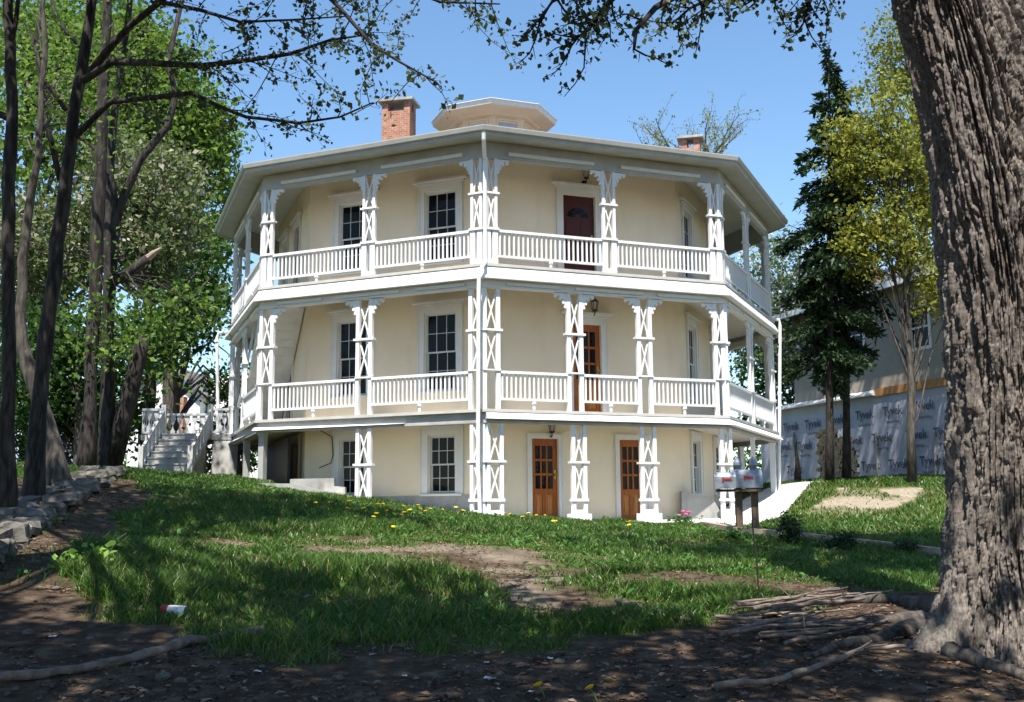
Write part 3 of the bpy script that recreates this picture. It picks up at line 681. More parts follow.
# ================================================================== steps and landing on the left
SX0, SX1 = at(165, 437, 28.6)[0], at(207, 437, 28.6)[0]; SY = 28.6-CAM_D
gs = gz1((SX0+SX1)/2, SY-1.6)
steps = thing('entrance_steps', 'concrete entrance steps with white sawn baluster landing beside the porch', 'steps', ((SX0+SX1)/2, SY, gs))
nst = 6; zt = 2.98; hs = (zt-1.98)/nst; s = MB()
for i in range(nst):
    s.box((SX0, SY-.27*(i+1), 1.4), (SX1, SY-.27*i-.0, zt-hs*i), None)
    s.box((SX0-.0, SY-.27*(i+1)-.02, zt-hs*i+.001), (SX1, SY-.27*i, zt-hs*i+.03), None)
s.build('stair', M['concrete'], steps)
LX0 = at(141, 437, 28.6)[0]; LX1 = -6.95; s = MB(); s.box((LX0, SY+.001, 2.86), (LX1, SY+1.6, 3.005)); s.build('landing', M['concrete'], steps)
for a, c in ((LX0+.05, SX0-.12), (SX1+.12, SX1+.85)):
    s = MB(); s.hexa([(a, SY-.25, 1.2), (c, SY-.25, 1.2), (c, SY+.3, 1.2), (a, SY+.3, 1.2), (a+.05, SY+.02, 2.855), (c-.05, SY+.02, 2.855), (c-.05, SY+.3, 2.855), (a+.05, SY+.3, 2.855)]); s.build('pier', M['concrete'], steps)
def sawn(x0, x1, y, along='x', zb=3.005, hgt=.68):
    F_ = (lambda u, z, o: (u, y+o, z)) if along == 'x' else (lambda u, z, o: (y+o, u, z))
    s = MB(); s.box((x0, zb+hgt-.06, -.05), (x1, zb+hgt, .05), fr=F_); s.box((x0, zb+.03, -.03), (x1, zb+.08, .03), fr=F_)
    n = max(1, round((x1-x0)/.20)); w_ = (x1-x0)/n
    for i in range(n):
        a = x0+i*w_; z0, z1 = zb+.08, zb+hgt-.06; m_ = (z0+z1)/2
        half = [(.02, z0), (.02, z0+.12), (.06, m_-.10), (.10, m_), (.05, m_+.08), (.02, z1-.10), (.02, z1)]
        for sg in (0, 1):
            poly = [(a, z0)]+[(a+max(.0, .085-q[0]), q[1]) for q in half]+[(a, z1)]
            if sg: poly = [(2*a+w_-p, z) for p, z in poly][::-1]
            s.prism(poly, -.015, .015, lambda u, z, o: F_(u, z, o))
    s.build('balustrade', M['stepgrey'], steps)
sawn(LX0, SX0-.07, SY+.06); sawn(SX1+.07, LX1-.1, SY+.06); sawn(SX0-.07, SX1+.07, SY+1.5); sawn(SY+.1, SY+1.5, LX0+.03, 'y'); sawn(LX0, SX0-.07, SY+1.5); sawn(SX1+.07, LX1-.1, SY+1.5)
for x in (SX0-.06, SX1+.06):
    s = MB(); s.bar((x, SY+.03, zt+.66), (x, SY-1.62, zt+.66-1.0-.12), .07, .06); s.bar((x, SY+.0, zt+.08), (x, SY-1.62, zt-1.0+.03), .05, .10)
    s.box((x-.06, SY-1.70, 1.3), (x+.06, SY-1.58, zt-1.0+.62)); s.box((x-.06, SY-.02, zt-.1), (x+.06, SY+.10, zt+.80))
    for i in range(5):
        y = SY-.28*(i+.6); z = zt-.605*(.28*(i+.6)); s.box((x-.02, y-.06, z+.12), (x+.02, y+.06, z+.68))
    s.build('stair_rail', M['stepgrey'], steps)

# low concrete walls against the house
def lowwall(name, label, pts, d, dep, zb):
    P = [at(x, y, d) for x, y in pts]; s = MB(); n = len(P)
    vs = [tuple(p) for p in P]+[(p[0], p[1]+dep, p[2]) for p in P]
    s.add(vs, [tuple(range(n))[::-1], tuple(range(n, 2*n))]+[(i, (i+1) % n, n+(i+1) % n, n+i) for i in range(n)])
    o = s.build(name, M['concrete'], None, loc=tuple(P[0])); tag(o, label, 'wall'); return o
lowwall('areaway_wall', 'low grey concrete wall sloping down beside the right basement windows', [(682, 540), (682, 491), (712, 497), (722, 514), (722, 540)], 24.6, 1.3, 0)
lowwall('concrete_wall', 'grey stepped concrete wall under the left porch by a basement window', [(290, 500), (290, 479), (334, 478), (334, 486), (345, 487), (345, 508)], 24.0, .25, 0)
lowwall('concrete_kerb', 'pale concrete kerb on the lawn below the left porch', [(240, 500), (240, 483), (292, 483.5), (330, 492), (362, 499), (362, 510), (300, 500)], 23.15, .22, 0)
for i, (x, y, w_, lb) in enumerate(((298, 480, 14, 'grey concrete block lying on the kerb nearest the dark panel'), (313, 482, 14, 'grey concrete block next to the basement window under the porch'))):
    p = at(x, y+7, 23.3); s = MB(); ww = w_/23.3*FPX/FPX; ww = w_*23.3/FPX; s.box((-ww/2, -.1, -.1), (ww/2, .1, .16))
    s.box((-ww/2+.03, -.101, -.02), (ww/2-.03, -.09, .10)); o = s.build('concrete_block', M['paleconcrete'], None, loc=tuple(p)); tag(o, lb, 'block', 'concrete blocks under the porch')

# ================================================================== foliage and trees
def rvec(n): v = RNG.normal(size=(n, 3)); return v/np.linalg.norm(v, axis=1)[:, None]
def leaf_quads(P, size, up=.5, aspect=.62, droop=None, jit=.35):
    """one bent leaf (two halves folded along the rib) per point -> verts, quads, rnd per face"""
    n = len(P); nrm = rvec(n); nrm[:, 2] += up; nrm /= np.linalg.norm(nrm, axis=1)[:, None]
    d = rvec(n)
    if droop is not None: d = d*.6+droop
    d -= nrm*(d*nrm).sum(1)[:, None]; d /= np.linalg.norm(d, axis=1)[:, None]+1e-9
    sd = np.cross(nrm, d); sz = (size*(1+jit*RNG.normal(size=n)).clip(.45, 1.8))[:, None]
    a = P; b = P+sz*(d*.45+sd*aspect*.5+nrm*.10); c = P+sz*d; e = P+sz*(d*.45-sd*aspect*.5+nrm*.10)
    V = np.stack([a, b, c, e], 1).reshape(-1, 3); F = np.arange(4*n).reshape(n, 4)
    return V, F, RNG.random(n)
def in_ellipsoids(ells, n, shell=.35):
    """clump centres spread through ellipsoids, more of them towards the outside"""
    vol = np.array([e[3]*e[4]*e[5] for e in ells]); vol = vol**.75/(vol**.75).sum(); out = []
    for e, k in zip(ells, RNG.multinomial(n, vol)):
        r = RNG.random(k)**shell; out.append(np.array(e[:3])+rvec(k)*r[:, None]*np.array(e[3:6]))
    return np.concatenate(out)
def clump_leaves(C, rad, per):
    rr = rad*(.55+.9*RNG.random(len(C))); k = RNG.poisson(per, len(C))+2
    idx = np.repeat(np.arange(len(C)), k)
    off = RNG.normal(size=(len(idx), 3))*np.array([1, 1, .6])
    return C[idx]+off*rr[idx][:, None]*.6
def wob(p, q, n, amp):
    p, q = np.array(p, float), np.array(q, float); out = [p+(q-p)*t for t in np.linspace(0, 1, n)]
    for i in range(1, n-1): out[i] = out[i]+RNG.normal(size=3)*amp*np.linalg.norm(q-p)/n
    return out
def limbs(mb, trunk, C, n, r0, seg=5):
    T = np.array([p for p in trunk]); 
    for c in C[RNG.permutation(len(C))[:n]]:
        lo = T[:, 2] < c[2]-.15*abs(c[2]-T[0, 2])
        cand = T[lo] if lo.any() else T[:1]; b = cand[max(0, len(cand)-1-RNG.integers(0, 2))]
        mid = (b+c)/2+np.array([0, 0, .12*np.linalg.norm(c-b)]); path = [b, b*.7+mid*.3, mid, mid*.4+c*.6, c]
        path[1] = path[1]+RNG.normal(size=3)*.05; path[3] = path[3]+RNG.normal(size=3)*.1
        L_ = np.linalg.norm(c-b); mb.tube(path, [r0*min(1, L_/3)*k for k in (1, .8, .55, .35, .15)], seg, cap=False)
def tree(name, label, cat, trunk, rad, ells, nclump, per, crad, lsize, lm, bm='bark', group=None, nlimb=40, lr=.06, up=.5, extra=None, shell=.35, seg=8):
    trunk = [np.array(p, float) for p in trunk]; t = thing(name, label, cat, tuple(trunk[0]), group)
    s = MB(); s.tube(trunk, rad, seg)
    C = in_ellipsoids(ells, nclump, shell)
    if nlimb: limbs(s, trunk, C, nlimb, lr)
    if extra: extra(s)
    s.build('trunk', M[bm], t, smooth=True)
    P = clump_leaves(C, crad, per); V, F, r = leaf_quads(P, lsize, up)
    np_mesh('crown', V, F, M[lm], t, r); return t
def straight(px, py0, py1, d, lean=0, n=8, amp=.03):
    b = at(px, py0, d); b[2] = gz1(b[0], b[1])-.2; e = at(px+lean, py1, d); return wob(b, e, n, amp)
def taper(r0, r1, n, flare=1.5): return [r0*flare]+[r0+(r1-r0)*i/(n-1) for i in range(1, n)]
def ell(px, py, d, rx, rz, ry=None):
    c = at(px, py, d); return (c[0], c[1], c[2], rx*d/FPX, (ry or min(rx, rz)*d/FPX), rz*d/FPX)

# --- near trunks on the left bank, drawn along their photographed lean at their own distance
def pl(pts, d): return [at(x, y, d) for x, y in pts]
class Twigs:
    """leafy side twigs along a limb: wood goes to one mesh, leaves to another"""
    def __init__(s): s.w = MB(); s.P = []
    def grow(s, path, n, length, lsz, seg=4, bias=None, per=5, t0=.15):
        P = np.array(path); cum = np.r_[0, np.cumsum(np.linalg.norm(np.diff(P, axis=0), axis=1))]
        for i in range(n):
            u = (t0+(1-t0)*(i+RNG.random())/n)*cum[-1]; k = min(len(P)-2, np.searchsorted(cum, u, 'right')-1)
            b = P[k]+(P[k+1]-P[k])*(u-cum[k])/(cum[k+1]-cum[k]+1e-9); ax = (P[k+1]-P[k]); ax /= np.linalg.norm(ax)+1e-9
            d = ax*.7+rvec(1)[0]*np.array([.9, .9, .7]); d = d+(np.array(bias) if bias is not None else 0); d /= np.linalg.norm(d)
            L_ = length*(.4+.9*RNG.random()); q = [b]
            for m in range(4): d = d+RNG.normal(size=3)*.25; d /= np.linalg.norm(d); q.append(q[-1]+d*L_/4)
            s.w.tube(q, [.009, .008, .006, .005, .003], seg, cap=False)
            for m in range(1, 5):
                for z in range(2):
                    e = q[m]+rvec(1)[0]*lsz*1.6
                    if z: s.w.tube([q[m]-(q[m]-q[m-1])*.5, e], [.004, .002], 3, cap=False)
                    c = q[m] if not z else e; s.P.append(c+RNG.normal(size=(RNG.poisson(per)+1, 3))*lsz*.55)
LG = 'trees on the left bank'
def near_tree(name, label, base_pts, d, widths, ells, nclump, per, crad, lsize, lm, bm, extra=None, nlimb=14, lr=.04, twigs=None, seg=12):
    tr = pl(base_pts, d); z = gz1(tr[0][0], tr[0][1]); tr[0] = np.array([tr[0][0], tr[0][1], z-.15])
    rad = [.86*w_/2*d/FPX for w_ in widths]; rad[0] *= 1.25; rad[1] *= .95
    t = thing(name, label, 'tree', tuple(tr[0]), LG); s = MB()
    n = 24; cum = np.r_[0, np.cumsum([np.linalg.norm(tr[i+1]-tr[i]) for i in range(len(tr)-1)])]; u = np.linspace(0, cum[-1], n)
    fine = [np.array([np.interp(q, cum, [p[k] for p in tr]) for k in range(3)])+(RNG.normal(size=3)*.012 if 0 < i else 0) for i, q in enumerate(u)]
    s.tube(fine, [np.interp(q, cum, rad)*(1+.05*RNG.normal()) for q in u], seg)
    C = in_ellipsoids(ells, nclump) if ells else np.zeros((0, 3))
    if nlimb and len(C): limbs(s, fine[n//3:], C, nlimb, lr)
    tw = None
    if extra:
        for pts, dd, w0, w1, ntw, ln in extra:
            p = [at(x, y, q) for (x, y), q in zip(pts, dd if hasattr(dd, '__len__') else [dd]*len(pts))]
            s.tube(p, np.linspace(w0, w1, len(p))/2*d/FPX, 7)
            if ntw:
                tw = tw or Twigs(); tw.grow(p, ntw, ln, .07, bias=(0, 0, -.10), per=2.6)
    if tw: o = len(s.v); s.v += tw.w.v; s.f += [tuple(i+o for i in q) for q in tw.w.f]; s.mi += [0]*len(tw.w.f)
    s.build('trunk', M[bm], t, smooth=True)
    Vs = []
    if len(C): Vs.append(leaf_quads(clump_leaves(C, crad, per), lsize, .5))
    if tw: Vs.append(leaf_quads(np.concatenate(tw.P), .068, .3, .75))
    if Vs:
        V = np.concatenate([v[0] for v in Vs]); F = np.arange(len(V)).reshape(-1, 4); np_mesh('crown', V, F, M[lm], t, np.concatenate([v[2] for v in Vs]))
    return t
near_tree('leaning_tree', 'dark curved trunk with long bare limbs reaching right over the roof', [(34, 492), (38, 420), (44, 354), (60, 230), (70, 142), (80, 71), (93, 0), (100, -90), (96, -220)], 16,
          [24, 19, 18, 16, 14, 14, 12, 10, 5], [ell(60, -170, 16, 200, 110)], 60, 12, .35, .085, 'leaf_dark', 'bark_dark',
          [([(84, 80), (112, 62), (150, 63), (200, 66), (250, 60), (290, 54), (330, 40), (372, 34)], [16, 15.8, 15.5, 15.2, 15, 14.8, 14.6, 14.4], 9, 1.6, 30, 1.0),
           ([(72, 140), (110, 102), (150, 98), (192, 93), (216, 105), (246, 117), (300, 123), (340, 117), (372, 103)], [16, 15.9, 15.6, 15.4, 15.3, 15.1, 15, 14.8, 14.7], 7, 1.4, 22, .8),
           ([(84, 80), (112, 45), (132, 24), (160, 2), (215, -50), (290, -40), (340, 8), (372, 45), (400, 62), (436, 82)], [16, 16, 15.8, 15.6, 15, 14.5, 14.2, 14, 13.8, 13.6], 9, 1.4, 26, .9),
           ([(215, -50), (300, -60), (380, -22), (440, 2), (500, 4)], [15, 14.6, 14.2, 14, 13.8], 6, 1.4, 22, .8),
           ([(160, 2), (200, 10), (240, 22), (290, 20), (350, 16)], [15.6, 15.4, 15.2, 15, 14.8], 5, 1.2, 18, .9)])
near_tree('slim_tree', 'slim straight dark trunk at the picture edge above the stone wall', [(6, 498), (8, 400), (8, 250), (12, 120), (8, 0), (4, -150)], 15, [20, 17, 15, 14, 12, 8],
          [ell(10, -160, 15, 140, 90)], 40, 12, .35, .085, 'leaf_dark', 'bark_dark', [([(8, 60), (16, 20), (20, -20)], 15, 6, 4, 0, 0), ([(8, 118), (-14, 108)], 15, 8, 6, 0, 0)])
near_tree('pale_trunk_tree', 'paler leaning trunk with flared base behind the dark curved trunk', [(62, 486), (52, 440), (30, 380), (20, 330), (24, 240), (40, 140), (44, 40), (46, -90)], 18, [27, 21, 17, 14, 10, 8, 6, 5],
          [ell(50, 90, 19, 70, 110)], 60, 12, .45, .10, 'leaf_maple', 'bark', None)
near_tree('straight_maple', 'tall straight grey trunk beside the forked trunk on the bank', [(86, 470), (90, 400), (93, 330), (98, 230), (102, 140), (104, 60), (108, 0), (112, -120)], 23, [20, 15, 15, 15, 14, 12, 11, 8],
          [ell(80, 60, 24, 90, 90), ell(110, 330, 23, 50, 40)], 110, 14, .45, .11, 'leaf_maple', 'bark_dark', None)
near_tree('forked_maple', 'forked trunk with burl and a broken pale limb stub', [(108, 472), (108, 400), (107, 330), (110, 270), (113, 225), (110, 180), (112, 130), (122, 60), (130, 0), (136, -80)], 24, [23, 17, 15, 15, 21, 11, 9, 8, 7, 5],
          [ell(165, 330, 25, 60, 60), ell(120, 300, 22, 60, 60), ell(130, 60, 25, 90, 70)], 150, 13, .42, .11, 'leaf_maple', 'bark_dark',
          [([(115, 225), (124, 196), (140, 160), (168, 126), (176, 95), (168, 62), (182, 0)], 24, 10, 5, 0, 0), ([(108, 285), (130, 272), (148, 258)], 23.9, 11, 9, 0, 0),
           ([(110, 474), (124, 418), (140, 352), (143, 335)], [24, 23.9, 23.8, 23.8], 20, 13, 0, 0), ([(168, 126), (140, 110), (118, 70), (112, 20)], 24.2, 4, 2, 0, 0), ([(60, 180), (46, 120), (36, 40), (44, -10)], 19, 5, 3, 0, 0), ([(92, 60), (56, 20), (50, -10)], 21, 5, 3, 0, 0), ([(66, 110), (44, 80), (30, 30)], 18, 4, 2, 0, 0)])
for o in [q for q in bpy.data.objects if q.name == 'forked_maple']:
    s = MB(); s.tube([at(147, 259, 23.9), at(154, 253, 23.85), at(161, 248, 23.8)], [.085, .065, .02], 8); b_ = s.build('broken_stub', M['timber'], o)

# --- trees behind, each with its own crown
BG = 'trees behind the house'
tree('bright_maple', 'tall bright green maple whose edge meets the sky left of the roof', 'tree', straight(170, 470, 60, 40), taper(.3, .08, 8),
     [ell(190, 210, 40, 52, 130), ell(160, 110, 40, 60, 70), ell(196, 130, 40, 34, 50), ell(120, 60, 41, 60, 60)], 860, 26, .62, .21, 'leaf_maple', group=BG, lr=.09)
tree('blossom_tree', 'pale pinkish blossoming tree between the forked trunk and the house', 'tree', straight(150, 470, 170, 33), taper(.2, .06, 8),
     [ell(160, 220, 33, 48, 90), ell(120, 200, 33.5, 42, 80), ell(50, 250, 34, 60, 60)], 700, 26, .5, .15, 'leaf_bloom', group=BG)
tree('deep_green_tree', 'deep green bushy tree with low boughs in front of the far cottage', 'tree', straight(176, 470, 290, 31), taper(.12, .05, 8),
     [ell(190, 320, 31, 36, 34), ell(150, 345, 30, 36, 34), ell(212, 290, 33, 18, 50), ell(232, 440, 37, 34, 40), ell(228, 385, 38, 20, 30)], 300, 22, .40, .16, 'leaf_deep', group=BG)
tree('mixed_wood_tree', 'broad light green tree filling the upper left corner', 'tree', straight(30, 480, 60, 37), taper(.25, .08, 8),
     [ell(40, 90, 37, 90, 110), ell(20, 260, 36, 70, 110), ell(100, 140, 38, 60, 110), ell(60, 30, 39, 80, 70), ell(130, 60, 39, 60, 60)], 820, 24, .55, .20, 'leaf_maple', group=BG, lr=.08)
tree('understorey_tree', 'low deep green understorey tree behind the bank trunks', 'tree', straight(78, 480, 330, 31), taper(.12, .04, 8),
     [ell(30, 370, 31, 60, 70), ell(95, 380, 32, 60, 70), ell(140, 430, 33, 20, 30), ell(20, 440, 33, 40, 50), ell(80, 430, 34, 40, 50)], 700, 22, .45, .16, 'leaf_deep', group=BG)
tree('house_back_tree', 'white flowering tree behind the right end of the porches', 'tree', straight(800, 480, 250, 40), taper(.16, .05, 8),
     [ell(796, 300, 40, 34, 80), ell(764, 300, 42, 40, 70), ell(815, 360, 42, 26, 50)], 380, 20, .5, .15, 'leaf_white', group=BG)
tree('far_green_tree', 'dark green tree low between the porch post and neighbouring siding', 'tree', straight(800, 480, 350, 46), taper(.16, .05, 8),
     [ell(806, 345, 46, 40, 60), ell(770, 370, 47, 36, 60)], 320, 20, .6, .2, 'leaf_deep', group=BG)
tree('yellow_green_tree', 'yellow green leafing tree right of the spruces with slim trunk', 'tree', straight(912, 482, 130, 29, -14), taper(.115, .04, 8, 1.2),
     [ell(885, 150, 29, 56, 84), ell(880, 240, 29, 52, 48), ell(925, 200, 30, 40, 90), ell(935, 290, 29, 30, 30), ell(850, 150, 29, 24, 50)], 640, 24, .36, .12, 'leaf_yellow', 'bark', group=BG, nlimb=90, lr=.035, shell=.55)
tree('tall_young_tree', 'thin tall pale leaved tree showing above the yellow green crown', 'tree', straight(925, 480, 20, 36), taper(.14, .03, 8),
     [ell(900, 50, 36, 34, 50), ell(925, 0, 36, 26, 40), ell(905, 70, 36, 30, 45)], 230, 20, .42, .12, 'leaf_yellow', 'bark', group=BG, nlimb=40, lr=.035)
tree('added_shade_tree', 'hidden tall tree added behind the big old trunk to shade the wrapped wall', 'tree', straight(990, 480, -60, 31, -20), taper(.2, .08, 8), [(10.4, 29.5-CAM_D, 17.8, 4.2, 3.0, 1.0), (9.4, 33.0-CAM_D, 19.4, 4.2, 3.2, 1.0), ell(1010, 60, 31, 50, 80)], 520, 26, .5, .16, 'leaf_deep', 'bark', group=BG, nlimb=0)  # hidden tree with out-of-view crown, added to shade the neighbouring wall
# a budding bare tree behind the roof
t0 = straight(692, 470, 190, 44); bt = thing('budding_tree', 'nearly bare budding tree with fine twigs above the right chimney', 'tree', tuple(t0[0]), BG)
s = MB(); s.tube(t0, taper(.2, .07, 8)); TW = Twigs()
for k in range(22):
    e = at(RNG.uniform(632, 752), RNG.uniform(104, 150)+abs(RNG.normal())*10, 44+RNG.uniform(-2, 2)); b_ = t0[-1-RNG.integers(0, 2)]; p = wob(b_, e, 6, .16); s.tube(p, [.07, .055, .04, .03, .02, .012], 5, cap=False); TW.grow(p, 7, 1.2, .10, bias=(0, 0, .5), per=1.2, t0=.45)
o = len(s.v); s.v += TW.w.v; s.f += [tuple(i+o for i in q) for q in TW.w.f]; s.mi += [0]*len(TW.w.f); s.build('trunk', M['bark'], bt)
V, F, r = leaf_quads(np.concatenate(TW.P), .085, .3); np_mesh('crown', V, F, M['leaf_yellow'], bt, r)
# --- spruces
def spruce(label, px, pyb, pyt, d, rbase, z_low, lean=0, trunk_r=.12, dens=1.0):
    tr = straight(px, pyb, pyt, d, lean, 10, .01); t = thing('spruce', label, 'tree', tuple(tr[0]), 'spruces by the neighbouring house')
    s = MB(); s.tube(tr, taper(trunk_r, .02, 10, 1.2)); top = tr[-1]; zb = top[2]-z_low; P = []; D = []
    nb = int(105*dens)
    for i in range(nb):
        u = (i+RNG.random())/nb; z = top[2]-.1-(top[2]-zb)*u**.9; R = (.10+rbase*min(1, u*1.25)**.8)*(.30+.85*RNG.random()**1.3)*(1-.55*max(0, u-.78)/.22); a = RNG.random()*2*math.pi
        x0 = np.array([np.interp(z, [q[2] for q in tr], [q[k] for q in tr]) for k in (0, 1)]); dr = np.array([math.cos(a), math.sin(a)])
        p = [np.array([*(x0+dr*R*f_), z+R*(.10*f_-.42*f_*f_)]) for f_ in (0, .35, .7, 1)]
        s.tube(p, [.022, .016, .010, .004], 4, cap=False)
        n = int(40+150*R*dens)
        f_ = RNG.random(n)**.7; c = np.stack([np.interp(f_, (0, .35, .7, 1), [q[k] for q in p]) for k in range(3)], 1)
        sd = np.array([-dr[1], dr[0], 0]); wid = .30*R*(1-.45*f_)+.06; c = c+sd*(RNG.normal(size=n)*wid)[:, None]*.6; c[:, 2] -= np.abs(RNG.normal(size=n))*.10
        P.append(c); D.append(np.repeat(np.array([[dr[0], dr[1], -.5]]), n, 0))
    s.build('trunk', M['bark_dark'], t, smooth=True); P = np.concatenate(P); D = np.concatenate(D)
    V, F, r = leaf_quads(P, .17, .5, .38, D); np_mesh('crown', V, F, M['needle'], t, r)
spruce('tall dark spruce with the highest tip against the sky', 829, 478, 45, 30, 1.75, 9.6)
spruce('shorter dark spruce hidden partly by yellow green leaves, behind the log pile', 846, 478, 100, 31, 1.35, 7.6, trunk_r=.12, dens=.9)
# --- wood far behind
C = np.stack([RNG.uniform(-75, 75, 2600), RNG.uniform(62, 90, 2600), RNG.random(2600)**1.2], 1); C[:, 2] = 2+C[:, 2]*(5+3.5*vn(C[:, 0]*.12+40, C[:, 1]*.1))
V, F, r = leaf_quads(clump_leaves(C, 1.1, 14), .5, .5); fw = np_mesh('far_woods', V, F, M['leaf_deep'], None, r); tag(fw, kind='stuff')

# ================================================================== the big trunk in the right foreground
BD = 8.6
edge = [(-140, 868), (-60, 880), (0, 890), (100, 914), (200, 932), (300, 944), (400, 950), (500, 951), (560, 947), (600, 944), (660, 940)]
hw = [(-140, 66), (-60, 68), (0, 70), (100, 72), (200, 73), (300, 73), (400, 72), (500, 73), (560, 76), (600, 80), (660, 84)]
bgz = gz1(at(1010, 640, BD)[0], BD-CAM_D)
zs_ = []; cx_ = []; rr_ = []
for (y, x), (_, h) in zip(edge, hw):
    p = at(x+h, y, BD); zs_.append(p[2]); cx_.append(p[0]); rr_.append(h*BD/FPX)
o_ = np.argsort(zs_); zs_ = np.array(zs_)[o_]; cx_ = np.array(cx_)[o_]; rr_ = np.array(rr_)[o_]
ztop = 8.5; nz, na = 1050, 520
Z = np.linspace(bgz-.35, ztop, nz); A = np.linspace(0, 2*math.pi, na, endpoint=False); ZZ_, AA_ = np.meshgrid(Z, A, indexing='ij')
dx = np.gradient(cx_, zs_)
cxz = np.interp(Z, zs_, cx_); over = Z > zs_[-1]; cxz[over] = cx_[-1]+dx[-1]*(Z[over]-zs_[-1]); rz = np.interp(Z, zs_, rr_); rz[over] = rr_[-1]-.03*(Z[over]-zs_[-1])
h_ = Z-bgz; fl = np.exp(-np.clip(h_, 0, 9)/.27)
lobes = [(math.pi*1.04, .66, .32), (math.pi*1.32, .30, .30), (math.pi*1.58, .46, .30), (math.pi*1.86, .30, .3), (math.pi*.72, .4, .4), (math.pi*.3, .3, .4), (0.05*math.pi, .3, .4)]
Fl = np.zeros_like(AA_)
for a, k, w_ in lobes: Fl += k*np.exp(-(np.angle(np.exp(1j*(AA_-a)))/w_)**2)
warp = .20*(fbm(AA_*2.2+3, ZZ_*.9+5, 3)-.45)+.03*np.sin(ZZ_*1.7)
u = (AA_+warp)*6.4; wrap = lambda q: q                                              # ridges run up the trunk
seam = np.minimum(np.abs(AA_-0), np.abs(2*math.pi-AA_)) < .06
r1 = np.abs(fbm(u*1.7+11, ZZ_*.62+2, 4)-.45)*4.2; r2 = np.abs(fbm(u*3.6+5, ZZ_*1.5+9, 3)-.45)*4.2; r3 = np.abs(fbm(u*1.6+70, ZZ_*4.6+u*.6+9, 3)-.45)*4.2
sst = lambda q, a_, b_: (lambda t: t*t*(3-2*t))(np.clip((q-a_)/(b_-a_), 0, 1))
fiss = np.clip(1-r1*2.6, 0, 1)**.8*.085+np.clip(1-r2*2.6, 0, 1)**.9*.045+np.clip(1-r3*3.2, 0, 1)**1.0*.028
plate = .026*sst(fbm(u*1.5+50, ZZ_*2.2+20, 3), .38, .46)+.020*sst(fbm(u*3.2+15, ZZ_*4.5+60, 3), .40, .47)+.010*(vn(u*8, ZZ_*26)-.5)+(RNG.random(ZZ_.shape)-.5)*.010
lump = (fbm(AA_*1.1+60, ZZ_*.8+3, 3)-.45)*.10
RAD = (rz[:, None]-.05)*(1+Fl*fl[:, None])+lump*np.clip(h_/.4, .3, 1)[:, None]-fiss+plate
BY = BD-CAM_D; Vb = np.stack([cxz[:, None]+RAD*np.cos(AA_), BY+.12*np.clip(h_-1, 0, 9)[:, None]*.0+RAD*np.sin(AA_), ZZ_], -1).reshape(-1, 3)
ii = np.arange(nz*na).reshape(nz, na); Fb = np.stack([ii[:-1], np.roll(ii, -1, 1)[:-1], np.roll(ii, -1, 1)[1:], ii[1:]], -1).reshape(-1, 4)
big = thing('big_old_tree', 'massive old tree with deeply furrowed bark and spreading roots', 'tree', (cxz[0], BY, bgz))
np_mesh('trunk', Vb, Fb, M['bark_big'], big)
top = np.array([cxz[-1], BY, ztop])
TW = Twigs(); s = MB(); s.tube([top-np.array([0, 0, .5]), top+np.array([-.2, .1, .8]), top+np.array([-.5, .2, 2.2]), top+np.array([-.3, .6, 4.2]), top+np.array([.2, .9, 6.5])], [rz[-1], .44, .36, .25, .08], 12)
LIMB = [[top+np.array([-.2, 0, -.8]), at(860, -190, 8.3), at(790, -110, 8.0), at(735, -50, 7.8), at(690, -12, 7.6), at(655, 8, 7.4), at(636, 30, 7.3), at(634, 50, 7.3)],
        [at(790, -110, 8.0), at(800, -50, 8.2), at(770, -12, 8.3), at(745, 5, 8.4)], [at(800, -50, 8.2), at(830, -30, 8.4), at(810, 2, 8.5), at(803, 24, 8.6)],
        [at(690, -12, 7.6), at(640, -30, 7.5), at(590, -18, 7.4), at(552, 2, 7.3), at(538, 22, 7.3)], [at(640, -30, 7.5), at(610, 2, 7.5), at(588, 30, 7.5), at(574, 40, 7.5)],
        [at(770, -12, 8.3), at(720, -6, 8.4), at(690, 8, 8.4), at(672, 24, 8.4)], [top+np.array([-.4, .3, 1.5]), at(560, -230, 9), at(480, -120, 9), at(470, -40, 9), at(480, -6, 9)]]
for k, l in enumerate(LIMB):
    s.tube(l, np.linspace(.055 if k in (0, 6) else .024, .010 if k == 0 else .006, len(l)), 7); TW.grow(l, 13 if k else 17, .42, .042, t0=.35, bias=(0, 0, -.15), per=2.2)
BOU = [top+np.array(q) for q in ((-.5, 2.2, 2.6), (1.6, 4.4, 3.2), (3.4, 2.0, 3.4), (3.0, 3.2, 3.6), (1.4, .6, 3.4), (1.6, 1.6, 6.0), (3.4, 4.8, 1.4))]
for q in BOU: s.tube(wob(top+np.array([-.2, .1, RNG.uniform(.2, 1.6)]), q, 7, .12), [.2, .17, .13, .1, .07, .05, .02], 8)
s2 = s; oo = len(s2.v); s2.v += TW.w.v; s2.f += [tuple(i+oo for i in q) for q in TW.w.f]; s2.mi += [0]*len(TW.w.f)
s2.build('limb', M['bark_dark'], big, smooth=True)
Cb = np.concatenate([q+RNG.normal(size=(80 if q[0] > top[0] else 46, 3))*np.array([1.1, 1.0, .7]) for q in BOU])
keep = np.array([((lambda v: abs(351-FPX*(v@Up)/(v@Fw)-351) > 395 or v@Fw < 0)(c-CP)) for c in Cb]); Cb = Cb[keep]
V1, F1, r1_ = leaf_quads(clump_leaves(Cb, .45, 32), .18, .6); V2, F2, r2_ = leaf_quads(np.concatenate(TW.P), .042, .3, .8)
V = np.concatenate([V1, V2]); np_mesh('crown', V, np.arange(len(V)).reshape(-1, 4), M['leaf_dark'], big, np.r_[r1_, r2_])
